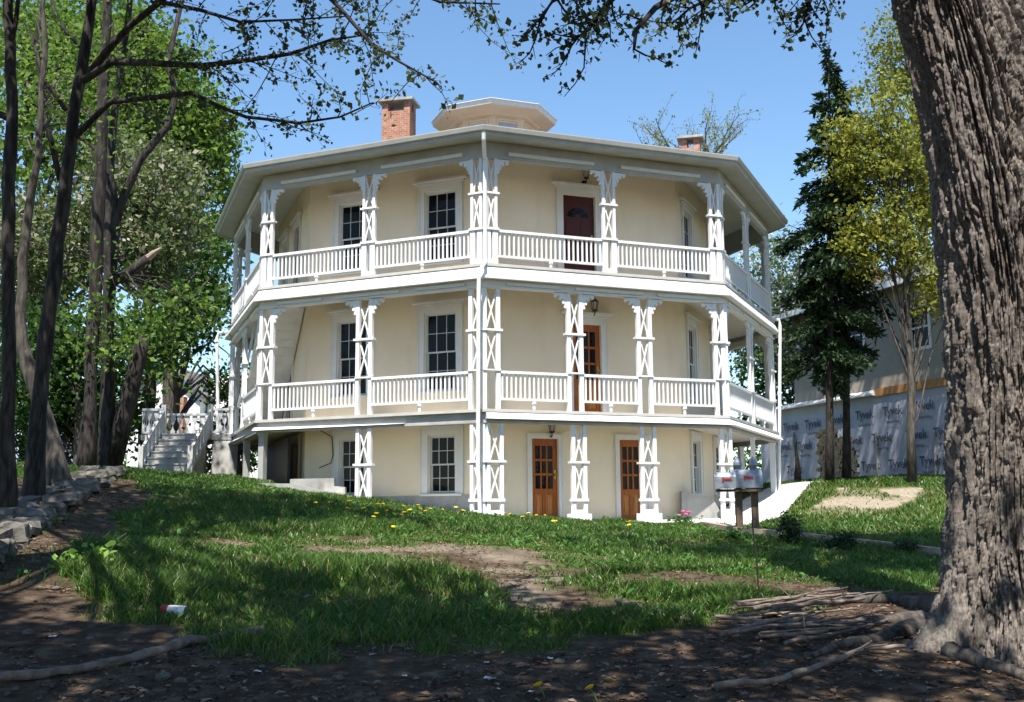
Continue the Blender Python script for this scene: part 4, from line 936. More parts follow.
# surface roots of the big tree
def gpath(pts, lift=.0):
    out = []
    for x, y in pts: p = G(x, y); out.append(np.array([p[0], p[1], gz1(p[0], p[1])+lift]))
    return out
for pts, r in (([(930, 612), (895, 604), (850, 603), (800, 611), (745, 622)], (.10, .065, .05, .035, .02)), ([(920, 630), (880, 640), (840, 648), (806, 660)], (.10, .06, .04, .02)), ([(950, 655), (985, 668), (1030, 682), (1080, 690)], (.08, .05, .045, .03)), ([(925, 620), (890, 622), (850, 628), (800, 632), (760, 640)], (.09, .05, .04, .03, .015))):
    P_ = gpath(pts, .02); q = []
    for i in range(len(P_)-1):
        for t_ in (0, .33, .66): q.append(P_[i]*(1-t_)+P_[i+1]*t_+RNG.normal(size=3)*.012)
    q.append(P_[-1]); s = MB(); s.tube(q, np.interp(np.linspace(0, 1, len(q)), np.linspace(0, 1, len(r)), r), 8); s.build('root', M['bark'], big, smooth=True)

# --- the tree just outside the left edge, its root flare in the corner; and trees behind the viewer that shade the foreground
def shade_tree(name, label, x, d, h, r, ells, n, per, bm='bark_big'):
    b_ = np.array([x, d-CAM_D, gz1(x, d-CAM_D)-.2]); tr = wob(b_, b_+np.array([RNG.normal()*.4, RNG.normal()*.4, h]), 8, .05)
    return tree(name, label, 'tree', tr, [r*2.3, r*1.15]+list(np.linspace(r, r*.35, 6)), [(a, c-CAM_D, z, rx, ry, rz_) for a, c, z, rx, ry, rz_ in ells], n, per, .42, .20, 'leaf_dark', bm, nlimb=30, lr=.10, seg=14)
shade_tree('edge_tree', 'root flare of a tree at the lower left corner of the lawn', -5.25, 10.0, 9, .34, [(-5.5, 3.0, 10.0, 2.8, 2.0, 1.4), (-6.8, 11, 10.8, 3.2, 2.6, 1.6), (-1.5, 5.2, 9.0, 2.2, 2.0, 1.4), (-5.0, 14.0, 10.2, 3.0, 1.9, 1.1), (-3.0, 3.2, 9.0, 3.2, 1.9, 1.2)], 560, 34)
shade_tree('roadside_tree', 'tree beside the viewer whose high crown shades the bare foreground', 1.8, -2.5, 8.5, .3, [(.5, 2.8, 8.2, 3.6, 2.2, 1.6), (1.0, 3.6, 9.6, 1.8, 1.4, 1.0), (-2.5, 1.5, 9, 2.5, 2.5, 1.5), (4.5, 1.0, 9, 2.4, 2.2, 1.4)], 300, 30)
for lab_, x_, d_ in (('tall roadside tree behind the viewer on the left', -9, -9), ('tall roadside tree behind the viewer on the right', 7, -10), ('tall roadside tree straight behind the viewer', -1, -13)):
    tree('roadside_tree', lab_, 'tree', straight(512, 500, 300, 20) and wob((x_, d_-CAM_D, -.8), (x_+.4, d_-CAM_D, 9), 8, .04), taper(.35, .1, 8), [(x_, d_-CAM_D, 11, 4.2, 3.5, 6), (x_+2.5, d_-CAM_D-1, 6, 3.4, 3, 3), (x_-2.5, d_-CAM_D, 5.5, 3.2, 3, 3)], 260, 18, 1.0, .42, 'leaf_deep', 'bark_dark', group='roadside trees behind the viewer', nlimb=20, lr=.1)

# ================================================================== neighbouring house on the right
NQ = np.array([10.8, 10.6, 0]); NE = np.array([.325, -.946, 0]); NN = np.array([-.946, -.325, 0])
nf = lambda s_, z, o=0.0: NQ+NE*s_+NN*o+np.array([0, 0, z])
def on_wall(px, py, o=0.0):
    r = ray(px, py); n = NN; t = ((NQ+NN*o-CP)@n)/(r@n); P = CP+r*t; return float((P-NQ)@NE), float(P[2])
nh = thing('neighbouring_house', 'tan sided two storey house whose lower walls are covered in printed white wrap', 'house', tuple(nf(4, 1.8)))
z_mid = on_wall(808, 402)[1]; z_eave = on_wall(808, 312)[1]; SE = 14.0
s = MB(); fq = lambda u, z, o: nf(u, z, o)
nw = [on_wall(847.5, 358)+on_wall(862.5, 313), on_wall(911.5, 350)+on_wall(928, 304)]
nw = [(a, b, max(c, a+.8), d) for a, b, c, d in nw]
us = sorted({0, SE} | {q for h in nw for q in (h[0], h[2])}); zs = sorted({z_mid, z_eave} | {q for h in nw for q in (h[1], h[3])})
for a in range(len(us)-1):
    for c in range(len(zs)-1):
        um, zm = (us[a]+us[a+1])/2, (zs[c]+zs[c+1])/2
        if any(h[0] < um < h[2] and h[1] < zm < h[3] for h in nw): continue
        s.add([nf(us[a], zs[c]), nf(us[a+1], zs[c]), nf(us[a+1], zs[c+1]), nf(us[a], zs[c+1])], [(0, 1, 2, 3)])
for q, qq in (((0, 0), (0, -8)), ((SE, 0), (SE, -8)), ((0, -8), (SE, -8))):
    s.add([nf(q[0], z_mid, q[1]), nf(qq[0], z_mid, qq[1]), nf(qq[0], z_eave, qq[1]), nf(q[0], z_eave, q[1])], [(0, 1, 2, 3)])
for q in (0, SE): s.add([nf(q, z_eave, 0), nf(q, z_eave, -8), nf(q, z_eave+1.9, -4)], [(0, 1, 2)])
s.build('wall', M['siding'], nh)
for h in nw:
    u0, z0, u1, z1 = h; s = MB(); w_ = .07
    for a, b_, c, d in ((u0-w_, u0+.04, z0-w_, z1+w_), (u1-.04, u1+w_, z0-w_, z1+w_), (u0+.04, u1-.04, z0-w_, z0+.04), (u0+.04, u1-.04, z1-.04, z1+w_)): s.box((a, c, -.06), (b_, d, .03), fr=fq)
    zm = (z0+z1)/2; s.box((u0+.04, zm-.03, -.05), (u1-.04, zm+.03, .0), fr=fq); wi = s.build('window', M['white'], nh)
    p = MB(); p.add([nf(u0, z0, -.05), nf(u1, z0, -.05), nf(u1, z1, -.05), nf(u0, z1, -.05)], [(0, 1, 2, 3)]); p.build('pane', M['glass'], wi)
SL = on_wall(783, 430)[0]-1.5; zg = 1.2
s = MB(); s.box((SL, zg, -8), (SE+.5, z_mid-.08, -.02), fr=fq); s.build('lower_wall', M['grey'], nh)
# wrap: a slightly wrinkled sheet
nu, nz_ = 220, 40; U_, Zq = np.meshgrid(np.linspace(SL, SE+.5, nu), np.linspace(zg, z_mid-.10, nz_))
off = .012+.02*fbm(U_*1.3, Zq*1.5, 3)+.012*np.abs(np.sin(U_*2.6+3*fbm(U_*.8, Zq*.6+4, 2)))
Vw = NQ+NE*U_[..., None]+NN*off[..., None]+np.array([0, 0, 1.])*Zq[..., None]; k_ = np.arange(nu*nz_).reshape(nz_, nu)
wr = np_mesh('house_wrap', Vw.reshape(-1, 3), np.stack([k_[:-1, :-1], k_[:-1, 1:], k_[1:, 1:], k_[1:, :-1]], -1).reshape(-1, 4), M['wrap'], nh, smooth=True)
def text_mesh(body, size, bold=0.0):
    c = bpy.data.curves.new('lettering', 'FONT'); c.body = body; c.size = size; c.offset = bold; c.align_x = 'CENTER'; c.resolution_u = 3
    o = bpy.data.objects.new('lettering', c); COL.objects.link(o); dg = bpy.context.evaluated_depsgraph_get(); me = o.evaluated_get(dg).to_mesh()
    v = [tuple(q.co) for q in me.vertices]; f = [tuple(p.vertices) for p in me.polygons]; o.evaluated_get(dg).to_mesh_clear(); bpy.data.objects.remove(o); bpy.data.curves.remove(c); return v, f
tv1, tf1 = text_mesh('Tyvek', .40, .009); tv2, tf2 = text_mesh('HomeWrap', .14, .002)
s = MB(); rows = [[(797, 456), (823, 452), (843, 447), (868, 413), (895, 409), (925, 404), (940, 401)], [(760, 470), (786, 446), (805, 480), (883, 437), (919, 434), (946, 432)], [(795, 470), (872, 467), (900, 465), (932, 462)], [(803, 424), (815, 423), (838, 418)]]
spots = [(on_wall(x, y)) for x, y in [(792, 427), (814, 424), (837, 420), (866, 415), (894, 411), (925, 406), (785, 447), (806, 446), (855, 441), (883, 438), (918, 435), (946, 432), (796, 470), (872, 466), (900, 464), (932, 461), (960, 408), (965, 460)]]
for u_, z_ in spots:
    s = MB()
    for v, f, dz in ((tv1, tf1, -.12), (tv2, tf2, -.38)):
        s.add([nf(u_+x*.95, z_+y+dz, .075) for x, y, _ in v], f)
    s.build('printed_lettering', M['print'], wr)
s = MB()
for x in (797, 880, 916, 938):
    a = on_wall(x, 478); b_ = on_wall(x, 432); s.box((a[0]-.025, a[1], .02), (a[0]+.025, b_[1], .10), fr=fq)
s.build('batten', M['grey'], nh)
sb = on_wall(877, 395)[0]
s = MB(); s.box((sb, z_mid-.20, -.02), (SE+.5, z_mid+.05, .09), fr=fq); s.build('bare_board', M['osb'], nh)
s = MB(); s.hexa([nf(SL, z_mid-.16, .0), nf(sb-.01, z_mid-.16, .0), nf(sb-.01, z_mid-.16, .26), nf(SL, z_mid-.16, .26), nf(SL, z_mid+.03, .0), nf(sb-.01, z_mid+.03, .0), nf(sb-.01, z_mid-.10, .26), nf(SL, z_mid-.10, .26)]); s.build('flashing', M['white'], nh)
s = MB(); e0, e1 = .55, -4
s.hexa([nf(-.5, z_eave-.12, e0), nf(SE+.5, z_eave-.12, e0), nf(SE+.5, z_eave+1.85, e1), nf(-.5, z_eave+1.85, e1), nf(-.5, z_eave+.02, e0), nf(SE+.5, z_eave+.02, e0), nf(SE+.5, z_eave+2.0, e1), nf(-.5, z_eave+2.0, e1)])
s.hexa([nf(-.5, z_eave+1.85, e1), nf(SE+.5, z_eave+1.85, e1), nf(SE+.5, z_eave-.12, -8.5), nf(-.5, z_eave-.12, -8.5), nf(-.5, z_eave+2.0, e1), nf(SE+.5, z_eave+2.0, e1), nf(SE+.5, z_eave+.02, -8.5), nf(-.5, z_eave+.02, -8.5)])
nr = s.build('roof', M['roof'], nh)
s = MB(); s.box((-.5, z_eave-.16, e0), (SE+.5, z_eave+.03, e0+.10), fr=fq); s.build('gutter', M['white'], nr)
u_, z_ = on_wall(868, 300, -.6); s = MB(); s.box((u_-.35, z_eave-.3, -.9), (u_+.35, on_wall(868, 268, -.6)[1], -.3), fr=fq); cn = s.build('chimney', M['brick2'], nh)
s = MB(); p0 = on_wall(822, 320); p1 = on_wall(822, 402); s.tube([nf(p0[0], p0[1], .06), nf(p0[0], p1[1], .06)], .05, 6); s.build('downspout', M['siding'], nh)

# --- split logs in the pile, each one a log
def make_log(name, L_, r, k):
    pr = []; n = 9; prof = [(r*(1+.10*math.sin(3*a+k)+.07*math.sin(5*a+2*k))*math.cos(a), r*(1+.10*math.sin(3*a+k)+.07*math.sin(5*a+2*k))*math.sin(a)) for a in [2*math.pi*i/n for i in range(n)]] if k % 3 else [(-r, -.6*r), (r, -.7*r), (.85*r, .05*r), (.3*r, .8*r), (-.4*r, .75*r), (-.9*r, .1*r)]
    n = len(prof); s = MB(); s.add([(x, -L_/2, z) for x, z in prof]+[(x, L_/2, z) for x, z in prof], [(i, (i+1) % n, n+(i+1) % n, n+i) for i in range(n)])
    t = MB(); t.add([(x*.98, -L_/2-.004, z*.98) for x, z in prof], [tuple(range(n))]); t.add([(x*.98, L_/2+.004, z*.98) for x, z in prof], [tuple(range(n))[::-1]])
    s.cur = 1; o = len(s.v); s.v += t.v; s.f += [tuple(i+o for i in f) for f in t.f]; s.mi += [1]*len(t.f)
    return s.build(name, [M['log'], M['cut']], None, loc=(0, 0, 0))
LP0 = at(838, 478, 33.5); LP0[2] = gz1(LP0[0], LP0[1]); LLAB = 'split log in the stack against the printed wrap'
lg = [make_log('split_log', .45, .08, k) for k in (1, 2, 3)]; placed = 0
for row in range(12):
    n = 8 if row < 7 else 7 if row < 10 else 4
    for i in range(n):
        src = lg[(row*3+i*2) % 3]; o = src if placed < 3 and not src.get('category') else src.copy()
        if o is not src: COL.objects.link(o)
        placed += 1; tag(o, LLAB, 'log', 'split logs stacked by the neighbouring house')
        o.location = (LP0[0]-.52+(i+.5*(row % 2))*.148+random.uniform(-.015, .015), LP0[1]+random.uniform(-.05, .05), LP0[2]+.07+row*.128); o.rotation_euler = (random.uniform(-.05, .05), random.uniform(0, 6.28), -.35+random.uniform(-.12, .12)); k = random.uniform(.9, 1.15); o.scale = (k, 1, k)
for q in lg:
    if not q.get('category'): bpy.data.objects.remove(q)
for (x, y, d, yaw, L_, lb) in ((815, 477, 33.5, .25, 1.6, 'long weathered plank lying beside the log stack'), (808, 479, 33.2, -.1, 1.2, 'short weathered plank on the ground near the white post'), (942, 474, 32, .3, 1.4, 'dark board on the ground by the big trunk at the wall foot')):
    p = at(x, y, d); s = MB(); s.box((-L_/2, -.09, 0), (L_/2, .09, .05)); s.box((-L_/2+.1, -.03, .05), (L_/2-.2, .12, .09)); o = s.build('plank', M['timber'], None, loc=(p[0], p[1], gz1(p[0], p[1])+.02)); o.rotation_euler = (0, 0, yaw); tag(o, lb, 'plank')

# ================================================================== houses far left
def cottage(px, py, d, w_, h, dep, yaw, lab, sid, roofm, name, ridge=1.6):
    b_ = at(px, py, d); X, Y = b_[0], b_[1]; z0 = gz1(X, Y)-.3; ca, sa = math.cos(yaw), math.sin(yaw); T = lambda x, y, z: (X+x*ca-y*sa, Y+x*sa+y*ca, z0+z)
    t = thing(name, lab, 'house', (X, Y, z0)); s = MB(); hw_ = w_/2
    pts = [(-hw_, 0), (hw_, 0), (hw_, h), (0, h+ridge), (-hw_, h)]
    s.prism(pts, 0, dep, lambda u, z, o: T(u, o, z)); s.build('wall', M[sid], t)
    s = MB(); k = ridge/hw_
    for sg in (-1, 1): s.hexa([T(sg*(hw_+.35), -.4, h-.35*k), T(0, -.4, h+ridge), T(0, dep+.4, h+ridge), T(sg*(hw_+.35), dep+.4, h-.35*k), T(sg*(hw_+.35), -.4, h-.35*k+.16), T(0, -.4, h+ridge+.16), T(0, dep+.4, h+ridge+.16), T(sg*(hw_+.35), dep+.4, h-.35*k+.16)])
    s.build('roof', M[roofm], t)
    for u in (-hw_*.5, hw_*.4):
        s = MB(); s.box((u-.5, h*.45, -.05), (u+.5, h*.8, -.001), fr=lambda a, z, o: T(a, o, z)); wi = s.build('window', M['white'], t)
        s = MB(); s.box((u-.42, h*.48, -.06), (u+.42, h*.78, -.051), fr=lambda a, z, o: T(a, o, z)); s.build('pane', M['glass'], wi)
    return t, T
ct, T = cottage(163, 440, 62, 4.2, 5.4, 7, R_(-8), 'white gabled cottage with dark roof trim beyond the entrance steps', 'cream_siding', 'roof', 'cottage')
s = MB(); s.box((-.3, 2.2, -.5), (.35, 5.2, -.01), fr=lambda a, z, o: T(a+1.0, o, z)); s.build('chimney', M['brick'], ct)
s = MB(); s.hexa([T(2.2, .6, 3.9), T(6.0, .6, 3.9), T(6.0, 5, 3.9), T(2.2, 5, 3.9), T(2.2, 1.4, 6.6), T(6.0, 1.4, 6.6), T(6.0, 5, 6.6), T(2.2, 5, 6.6)]); s.build('roof_wing', M['paleconcrete'], ct)
s = MB(); s.box((2.25, 0, .9), (5.8, 3.9, 4.9), fr=lambda a, z, o: T(a, o, z)); s.build('wing', M['cream_siding'], ct)
cottage(4, 450, 44, 5.5, 3.6, 6, R_(10), 'pale blue sided house glimpsed between the bank trunks', 'blue_siding', 'roof', 'blue_house')

# ================================================================== stone wall along the left bank
WALLP = [(-40, 585), (20, 545), (62, 514), (96, 490), (124, 476)]
wp = [G(x, y) for x, y in WALLP]; sw_t = thing('stone_wall', 'low dry laid fieldstone wall edging the left bank', 'wall', tuple(wp[1])); s = MB()
cum = np.r_[0, np.cumsum([np.linalg.norm((wp[i+1]-wp[i])[:2]) for i in range(len(wp)-1)])]; u = 0
while u < cum[-1]:
    L_ = random.uniform(.28, .62)
    c = [np.interp(u, cum, [p[k] for p in wp]) for k in (0, 1)]; c2 = [np.interp(min(u+.1, cum[-1]), cum, [p[k] for p in wp]) for k in (0, 1)]
    ya = math.atan2(c2[1]-c[1], c2[0]-c[0]); zt_ = gz1(c[0], c[1])-.12; nn = 2
    for lay in range(nn):
        hh = random.uniform(.10, .19)
        for side in range(2):
            w_ = random.uniform(.26, .42); l_ = L_*random.uniform(.8, 1.15); o_x = -.15-.34*side+random.uniform(-.06, .06)
            vs = []
            for dz in (0, .55, 1):
                for a, b_ in ((-1, -1), (0, -1.12), (1, -1), (1.1, 0), (1, 1), (0, 1.1), (-1, 1), (-1.1, 0)):
                    k = (1, 1.04, .86)[int(dz*2)]*random.uniform(.74, 1.14); x, y = a*l_/2*k, b_*w_/2*k+(-o_x)
                    vs.append((c[0]+x*math.cos(ya)-y*math.sin(ya), c[1]+x*math.sin(ya)+y*math.cos(ya), zt_+dz*hh+random.uniform(-.03, .03)))
            s.add(vs, [tuple(range(8))[::-1], tuple(range(16, 24))]+[(r_*8+i, r_*8+(i+1) % 8, r_*8+8+(i+1) % 8, r_*8+8+i) for r_ in (0, 1) for i in range(8)])
        zt_ += hh*.93
    u += L_*.92
s.build('stonework', M['stone'], sw_t)

# ================================================================== mailboxes
MBD = 20.0; mp = at(747, 536, MBD); mz = gz1(mp[0], mp[1])
ms = thing('mailbox_stand', 'weathered double post mailbox stand with grey ball finials', 'mailbox stand', (mp[0], mp[1], mz))
px2m = MBD/FPX
for px in (740, 756):
    b_ = at(px, 536, MBD); zt_ = at(px, 472, MBD)[2]; zb_ = at(px, 457, MBD)[2]; s = MB(); s.box((b_[0]-.055, b_[1]-.055, mz-.3), (b_[0]+.055, b_[1]+.055, zt_)); po = s.build('post', M['postwood'], ms)
    s = MB(); hh = zb_-zt_; s.lathe([(.075, 0), (.075, .03), (.04, .05), (.05, .07), (.082, hh*.45), (.075, hh*.65), (.045, hh*.85), (.012, hh+.01)], (b_[0], b_[1], zt_), 14); s.build('finial', M['galv'], po)
zt_ = at(748, 489, MBD)[2]; x0 = at(712, 480, MBD)[0]; x1 = at(759, 480, MBD)[0]
s = MB(); s.box((x0+.05, mp[1]-.20, zt_-.05), (x1+.02, mp[1]-.058, zt_-.004)); s.build('shelf', M['postwood'], ms)
def mailbox(px0, px1, pyt, pyb, yaw, lab, dy):
    c = at((px0+px1)/2, pyb, MBD); W = (px1-px0)*px2m; hgt = (pyb-pyt)*px2m; r = hgt*.5; t = thing('mailbox', lab, 'mailbox', (c[0], mp[1]-.13+dy, c[2]), 'mailboxes on the double post stand'); X, Y, Zb = t.location
    ca, sa = math.cos(yaw), math.sin(yaw); T = lambda x, y, z: (X+x*ca-y*sa, Y+x*sa+y*ca, Zb+z)
    pr = [(-.085, 0), (.085, 0), (.085, hgt*.55)]+[(.085*math.cos(a), hgt*.55+hgt*.45*math.sin(a)) for a in [math.pi*i/8 for i in range(1, 8)]]+[(-.085, hgt*.55)]
    s = MB(); n = len(pr); s.add([T(-W/2, y, z) for y, z in pr]+[T(W/2, y, z) for y, z in pr], [tuple(range(n))[::-1], tuple(range(n, 2*n))]+[(i, (i+1) % n, n+(i+1) % n, n+i) for i in range(n)]); s.build('body', M['galv'], t)
    s = MB(); s.add([T(-W/2-.012, y*1.07, z*1.03-.004) for y, z in pr]+[T(-W/2+.03, y*1.07, z*1.03-.004) for y, z in pr], [tuple(range(n))[::-1], tuple(range(n, 2*n))]+[(i, (i+1) % n, n+(i+1) % n, n+i) for i in range(n)]); s.build('door', M['galv'], t)
    s = MB(); s.box((-.05, -.098, hgt*.50), (.11, -.088, hgt*.62), fr=lambda x, y, z: T(x, y, z)); s.box((-.06, -.100, hgt*.42), (-.03, -.088, hgt*.66), fr=lambda x, y, z: T(x, y, z)); s.build('flag', M['red'], t)
    return t
mailbox(729, 760, 470, 488, R_(3), 'larger grey metal mailbox with red flag between the two finials', 0)
mailbox(712, 732, 473, 489, R_(-6), 'smaller grey metal mailbox jutting out beyond the posts', -.16)

# timber edging, stake, shrubs
ed = [G(x, y) for x, y in [(704, 527), (735, 533), (800, 539), (870, 547), (944, 556)]]
for i in range(len(ed)-1):
    a, b_ = ed[i].copy(), ed[i+1].copy(); d_ = (b_-a)/np.linalg.norm(b_-a); a += d_*.02; b_ -= d_*.02
    s = MB(); s.bar(a+[0, 0, .03], b_+[0, 0, .03], .16, .16); o = s.build('edging_timber', M['timber'], None, loc=tuple(a)); tag(o, ('weathered edging timber in front of the mailbox posts', 'weathered edging timber just right of the mailbox stand', 'weathered edging timber midway between mailboxes and big trunk', 'weathered edging timber ending at the big old trunk')[i], 'timber', 'timbers edging the lawn')
p = G(760, 612); q = at(752, 520, p[1]+CAM_D); s = MB(); s.tube([p-[0, 0, .1], p*.5+q*.5+[.01, 0, 0], q], .007, 6); s.tube([q, q+[.015, 0, .02], q+[.03, 0, 0]], .006, 5)
o = s.build('garden_stake', M['black'], None, loc=tuple(p)); tag(o, 'thin black metal stake standing in the grass before the root tangle', 'stake')
def shrub(name, lab, px, py, r, h, lm, n, ls, cat='shrub'):
    c = G(px, py); t = thing(name, lab, cat, tuple(c)); s = MB(); P = []
    for k in range(26):
        a = random.uniform(0, 6.28); rr = r*random.uniform(.2, 1); e = c+np.array([rr*math.cos(a), rr*math.sin(a), h*random.uniform(.45, 1)*(1-.35*rr/r)])
        pth_ = wob(c, e, 4, .08); s.tube(pth_, [.008, .006, .005, .003], 4, cap=False)
        tt = RNG.random(n//26)[:, None]*.8+.2; P.append(c+(e-c)*tt+RNG.normal(size=(n//26, 3))*ls*.9)
    s.build('stem', M['bark_dark'], t); V, F, rn = leaf_quads(np.concatenate(P), ls, .5, .5); np_mesh('foliage', V, F, M[lm], t, rn); return t
shrub('dark_shrub', 'small dark evergreen shrub right of the mailbox posts', 791, 544, .36, .52, 'needle', 1600, .055)
shrub('dark_shrub', 'low dark shrub beside the edging timber near the big trunk', 843, 551, .34, .32, 'needle', 1100, .05)
shrub('dark_shrub', 'tiny dark bush close against the big trunk by the timber', 907, 553, .22, .24, 'needle', 700, .045)
shrub('dark_shrub', 'weedy tuft of dark leaves at the foot of the mailbox posts', 736, 541, .22, .22, 'weed', 500, .05)
def flowers():
    c = G(684, 524); t = thing('flowering_plant', 'small pink flowering plant beside the low areaway wall', 'plant', tuple(c)); P = RNG.normal(size=(220, 3))*np.array([.14, .10, .05])+c+[0, 0, .08]; V, F, rn = leaf_quads(P, .06, .5); np_mesh('foliage', V, F, M['weed'], t, rn)
    for dx_, dz in ((-.02, .24), (.05, .18), (.10, .23), (-.10, .16)):
        b_ = c+[dx_, -.05, 0]; s = MB(); s.tube([b_, b_+[0, 0, dz]], .005, 4)
        bl = MB(); bl.lathe([(.008, -.02), (.045, .0), (.05, .025), (.03, .04)], tuple(b_+[0, 0, dz]), 7); f_ = bl.build('blossom', M['pink'], t); s.build('stalk', M['stalk'], f_)
flowers()
def sapling(lab, px, py, hpx, n):
    c = G(px, py); d_ = c[1]+CAM_D; h = hpx*d_/FPX; t = thing('sapling', lab, 'sapling', tuple(c)); s = MB(); P = []
    for k in range(n):
        e = c+np.array([random.uniform(-.28, .28)*h/.5, random.uniform(-.15, .15), h*random.uniform(.5, 1)]); s.tube(wob(c, e, 5, .08), [.008, .007, .005, .004, .003], 5, cap=False)
        for m in range(7): P.append(c+(e-c)*random.uniform(.45, 1.05)+RNG.normal(size=3)*.035)
    s.build('stem', M['stalk'], t); V, F, r = leaf_quads(np.array(P), .085, .9, .6); np_mesh('foliage', V, F, M['sapling'], t, r)
sapling('light green leafy sapling standing in shade above the tall grass', 98, 572, 34, 7); sapling('small light sapling left of the leafy sapling near the wall', 66, 574, 22, 4)

# ================================================================== grass
def scatter(n, x0, x1, y0, y1, pw=1.0):
    return RNG.uniform(x0, x1, n), y0+(y1-y0)*RNG.random(n)**pw
def blades(n, x0, x1, y0, y1, hfun, wid, pw=1.0, gate=None):
    x, y = scatter(n, x0, x1, y0, y1, pw); g = grass_map(x, y); keep = RNG.random(n) < g**1.1
    dd = (y+CAM_D); keep &= np.abs(x-.011*dd)/np.maximum(dd, .1) < .56
    keep &= ~inpoly(x, y, PATH_POLY) & ~inpoly(x, y, BOUNCE_PAVING)
    x, y, g = x[keep], y[keep], g[keep]; z = gz(x, y); m = len(x)
    h = hfun(x, y)*(.45+.75*RNG.random(m))*(.35+.65*g); a = RNG.random(m)*6.283; lean = h*(.25+.55*RNG.random(m)); w_ = wid*(.7+.6*RNG.random(m))*(1+.02*np.maximum(y+CAM_D-8, 0)*2)
    dx_, dy_ = np.cos(a), np.sin(a); b_ = RNG.random(m)*6.283; lx, ly = np.cos(b_)*lean, np.sin(b_)*lean
    P = lambda t, s_: np.stack([x+lx*t*t+dx_*w_*s_, y+ly*t*t+dy_*w_*s_, z-.01+h*(t-.18*t*t)], 1)
    V = np.stack([P(0, -.5), P(0, .5), P(.5, .42), P(.5, -.42), P(1, .06), P(1, -.06)], 1).reshape(-1, 3)
    i = np.arange(m)[:, None]*6; F = np.concatenate([i+[0, 1, 2, 3], i+[3, 2, 4, 5]]); tone = np.clip(.5*RNG.random(m)+.5*fbm(x*.8+90, y*.8, 3)*1.05, 0, .86); tone = np.where(RNG.random(m) < .09, .95, tone)
    return V, F, np.r_[tone, tone]
tall = lambda x, y: np.where(y < -16.2, np.where(x < -.6, .23, .15), .11)*(.45+1.15*np.clip((fbm(x*.9+30, y*.9+60, 3)-.25)*2, 0, 1.1))
parts_ = [blades(230000, -6.5, 6.5, -23, -15.5, tall, .010), blades(260000, -11, 11, -15.8, -6.3, tall, .011), blades(60000, 5, 17, -12, 6, lambda x, y: .13+0*x, .016), blades(40000, -13, -5, -8, 0, tall, .014)]
V = []; F = []; T_ = []; o = 0
for v, f, t_ in parts_: V.append(v); F.append(f+o); T_.append(t_); o += len(v)
gr = np_mesh('grass', np.concatenate(V), np.concatenate(F), M['lawnleaf'], None, np.concatenate(T_)); tag(gr, kind='stuff')
# broadleaf weeds in the lawn
x, y = scatter(2000, -8, 8, -21, -7.5); g = grass_map(x, y); k = (RNG.random(2000) < g*.8) & ~inpoly(x, y, PATH_POLY); C = np.stack([x[k], y[k], gz(x[k], y[k])+.04], 1); P = np.repeat(C, 9, 0)+RNG.normal(size=(len(C)*9, 3))*np.array([.05, .05, .015])
V, F, r = leaf_quads(P, .065, 1.2, .5); o = np_mesh('weeds', V, F, M['weed'], None, r); tag(o, kind='stuff')
# leaf litter on the bare soil
n = 60000; x, y = scatter(n, -9, 8, -24.5, -9, 1.5); g = grass_map(x, y); k = RNG.random(n) < (1-g)*.9*(fbm(x*1.3, y*1.3+30, 3) > .36)+.04; x, y = x[k], y[k]
P = np.stack([x, y, gz(x, y)+.006+.012*RNG.random(len(x))], 1); V, F, r = leaf_quads(P, .042, 2.6, .55, jit=.5); o = np_mesh('leaf_litter', V, F, M['litter'], None, r); tag(o, kind='stuff')
# dandelions
def dandelion():
    t = thing('dandelion', 'yellow dandelion flowering in the upper lawn grass', 'dandelion', (0, 0, 0), 'dandelions in the lawn'); s = MB(); s.tube([(0, 0, 0), (.01, 0, .08), (.005, .005, .15)], .004, 5); s.build('stalk', M['stalk'], t)
    b_ = MB(); b_.lathe([(.006, -.012), (.026, -.004), (.036, .006), (.03, .016), (.012, .02)], (.005, .005, .152), 11); b_.build('flower_head', M['dandelion'], t); return t
dn = dandelion(); first = True
spots = [(345, 513), (372, 508), (378, 510), (386, 515), (392, 511), (402, 512), (419, 512), (427, 516), (430, 513), (455, 511), (400, 519), (373, 521), (376, 518), (392, 532), (366, 512), (381, 508), (404, 518), (417, 509), (308, 505), (316, 508), (328, 507), (410, 513), (440, 514), (462, 516), (530, 518), (536, 521), (553, 526), (556, 528), (545, 519), (524, 522), (632, 525), (350, 507), (722, 545), (630, 528), (512, 520), (505, 516)]
for x, y in spots:
    p = G(x, y+3); o = dn if first else dup(dn, p); first = False; o.location = p; o.rotation_euler = (random.uniform(-.35, .15), random.uniform(-.3, .3), random.uniform(0, 6)); k = random.uniform(.7, 1.35); o.scale = (k, k, random.uniform(.7, 1.05))
for (x, y), lb in (((545, 698), 'yellow dandelion on bare soil, the one further from the big trunk'), ((597, 701), 'yellow dandelion on bare soil at the lower edge nearer the big trunk')):
    p = G(x, min(y, 701)); dup(dn, p, (-.6, .1, 1), (.9, .9, .6), lb)

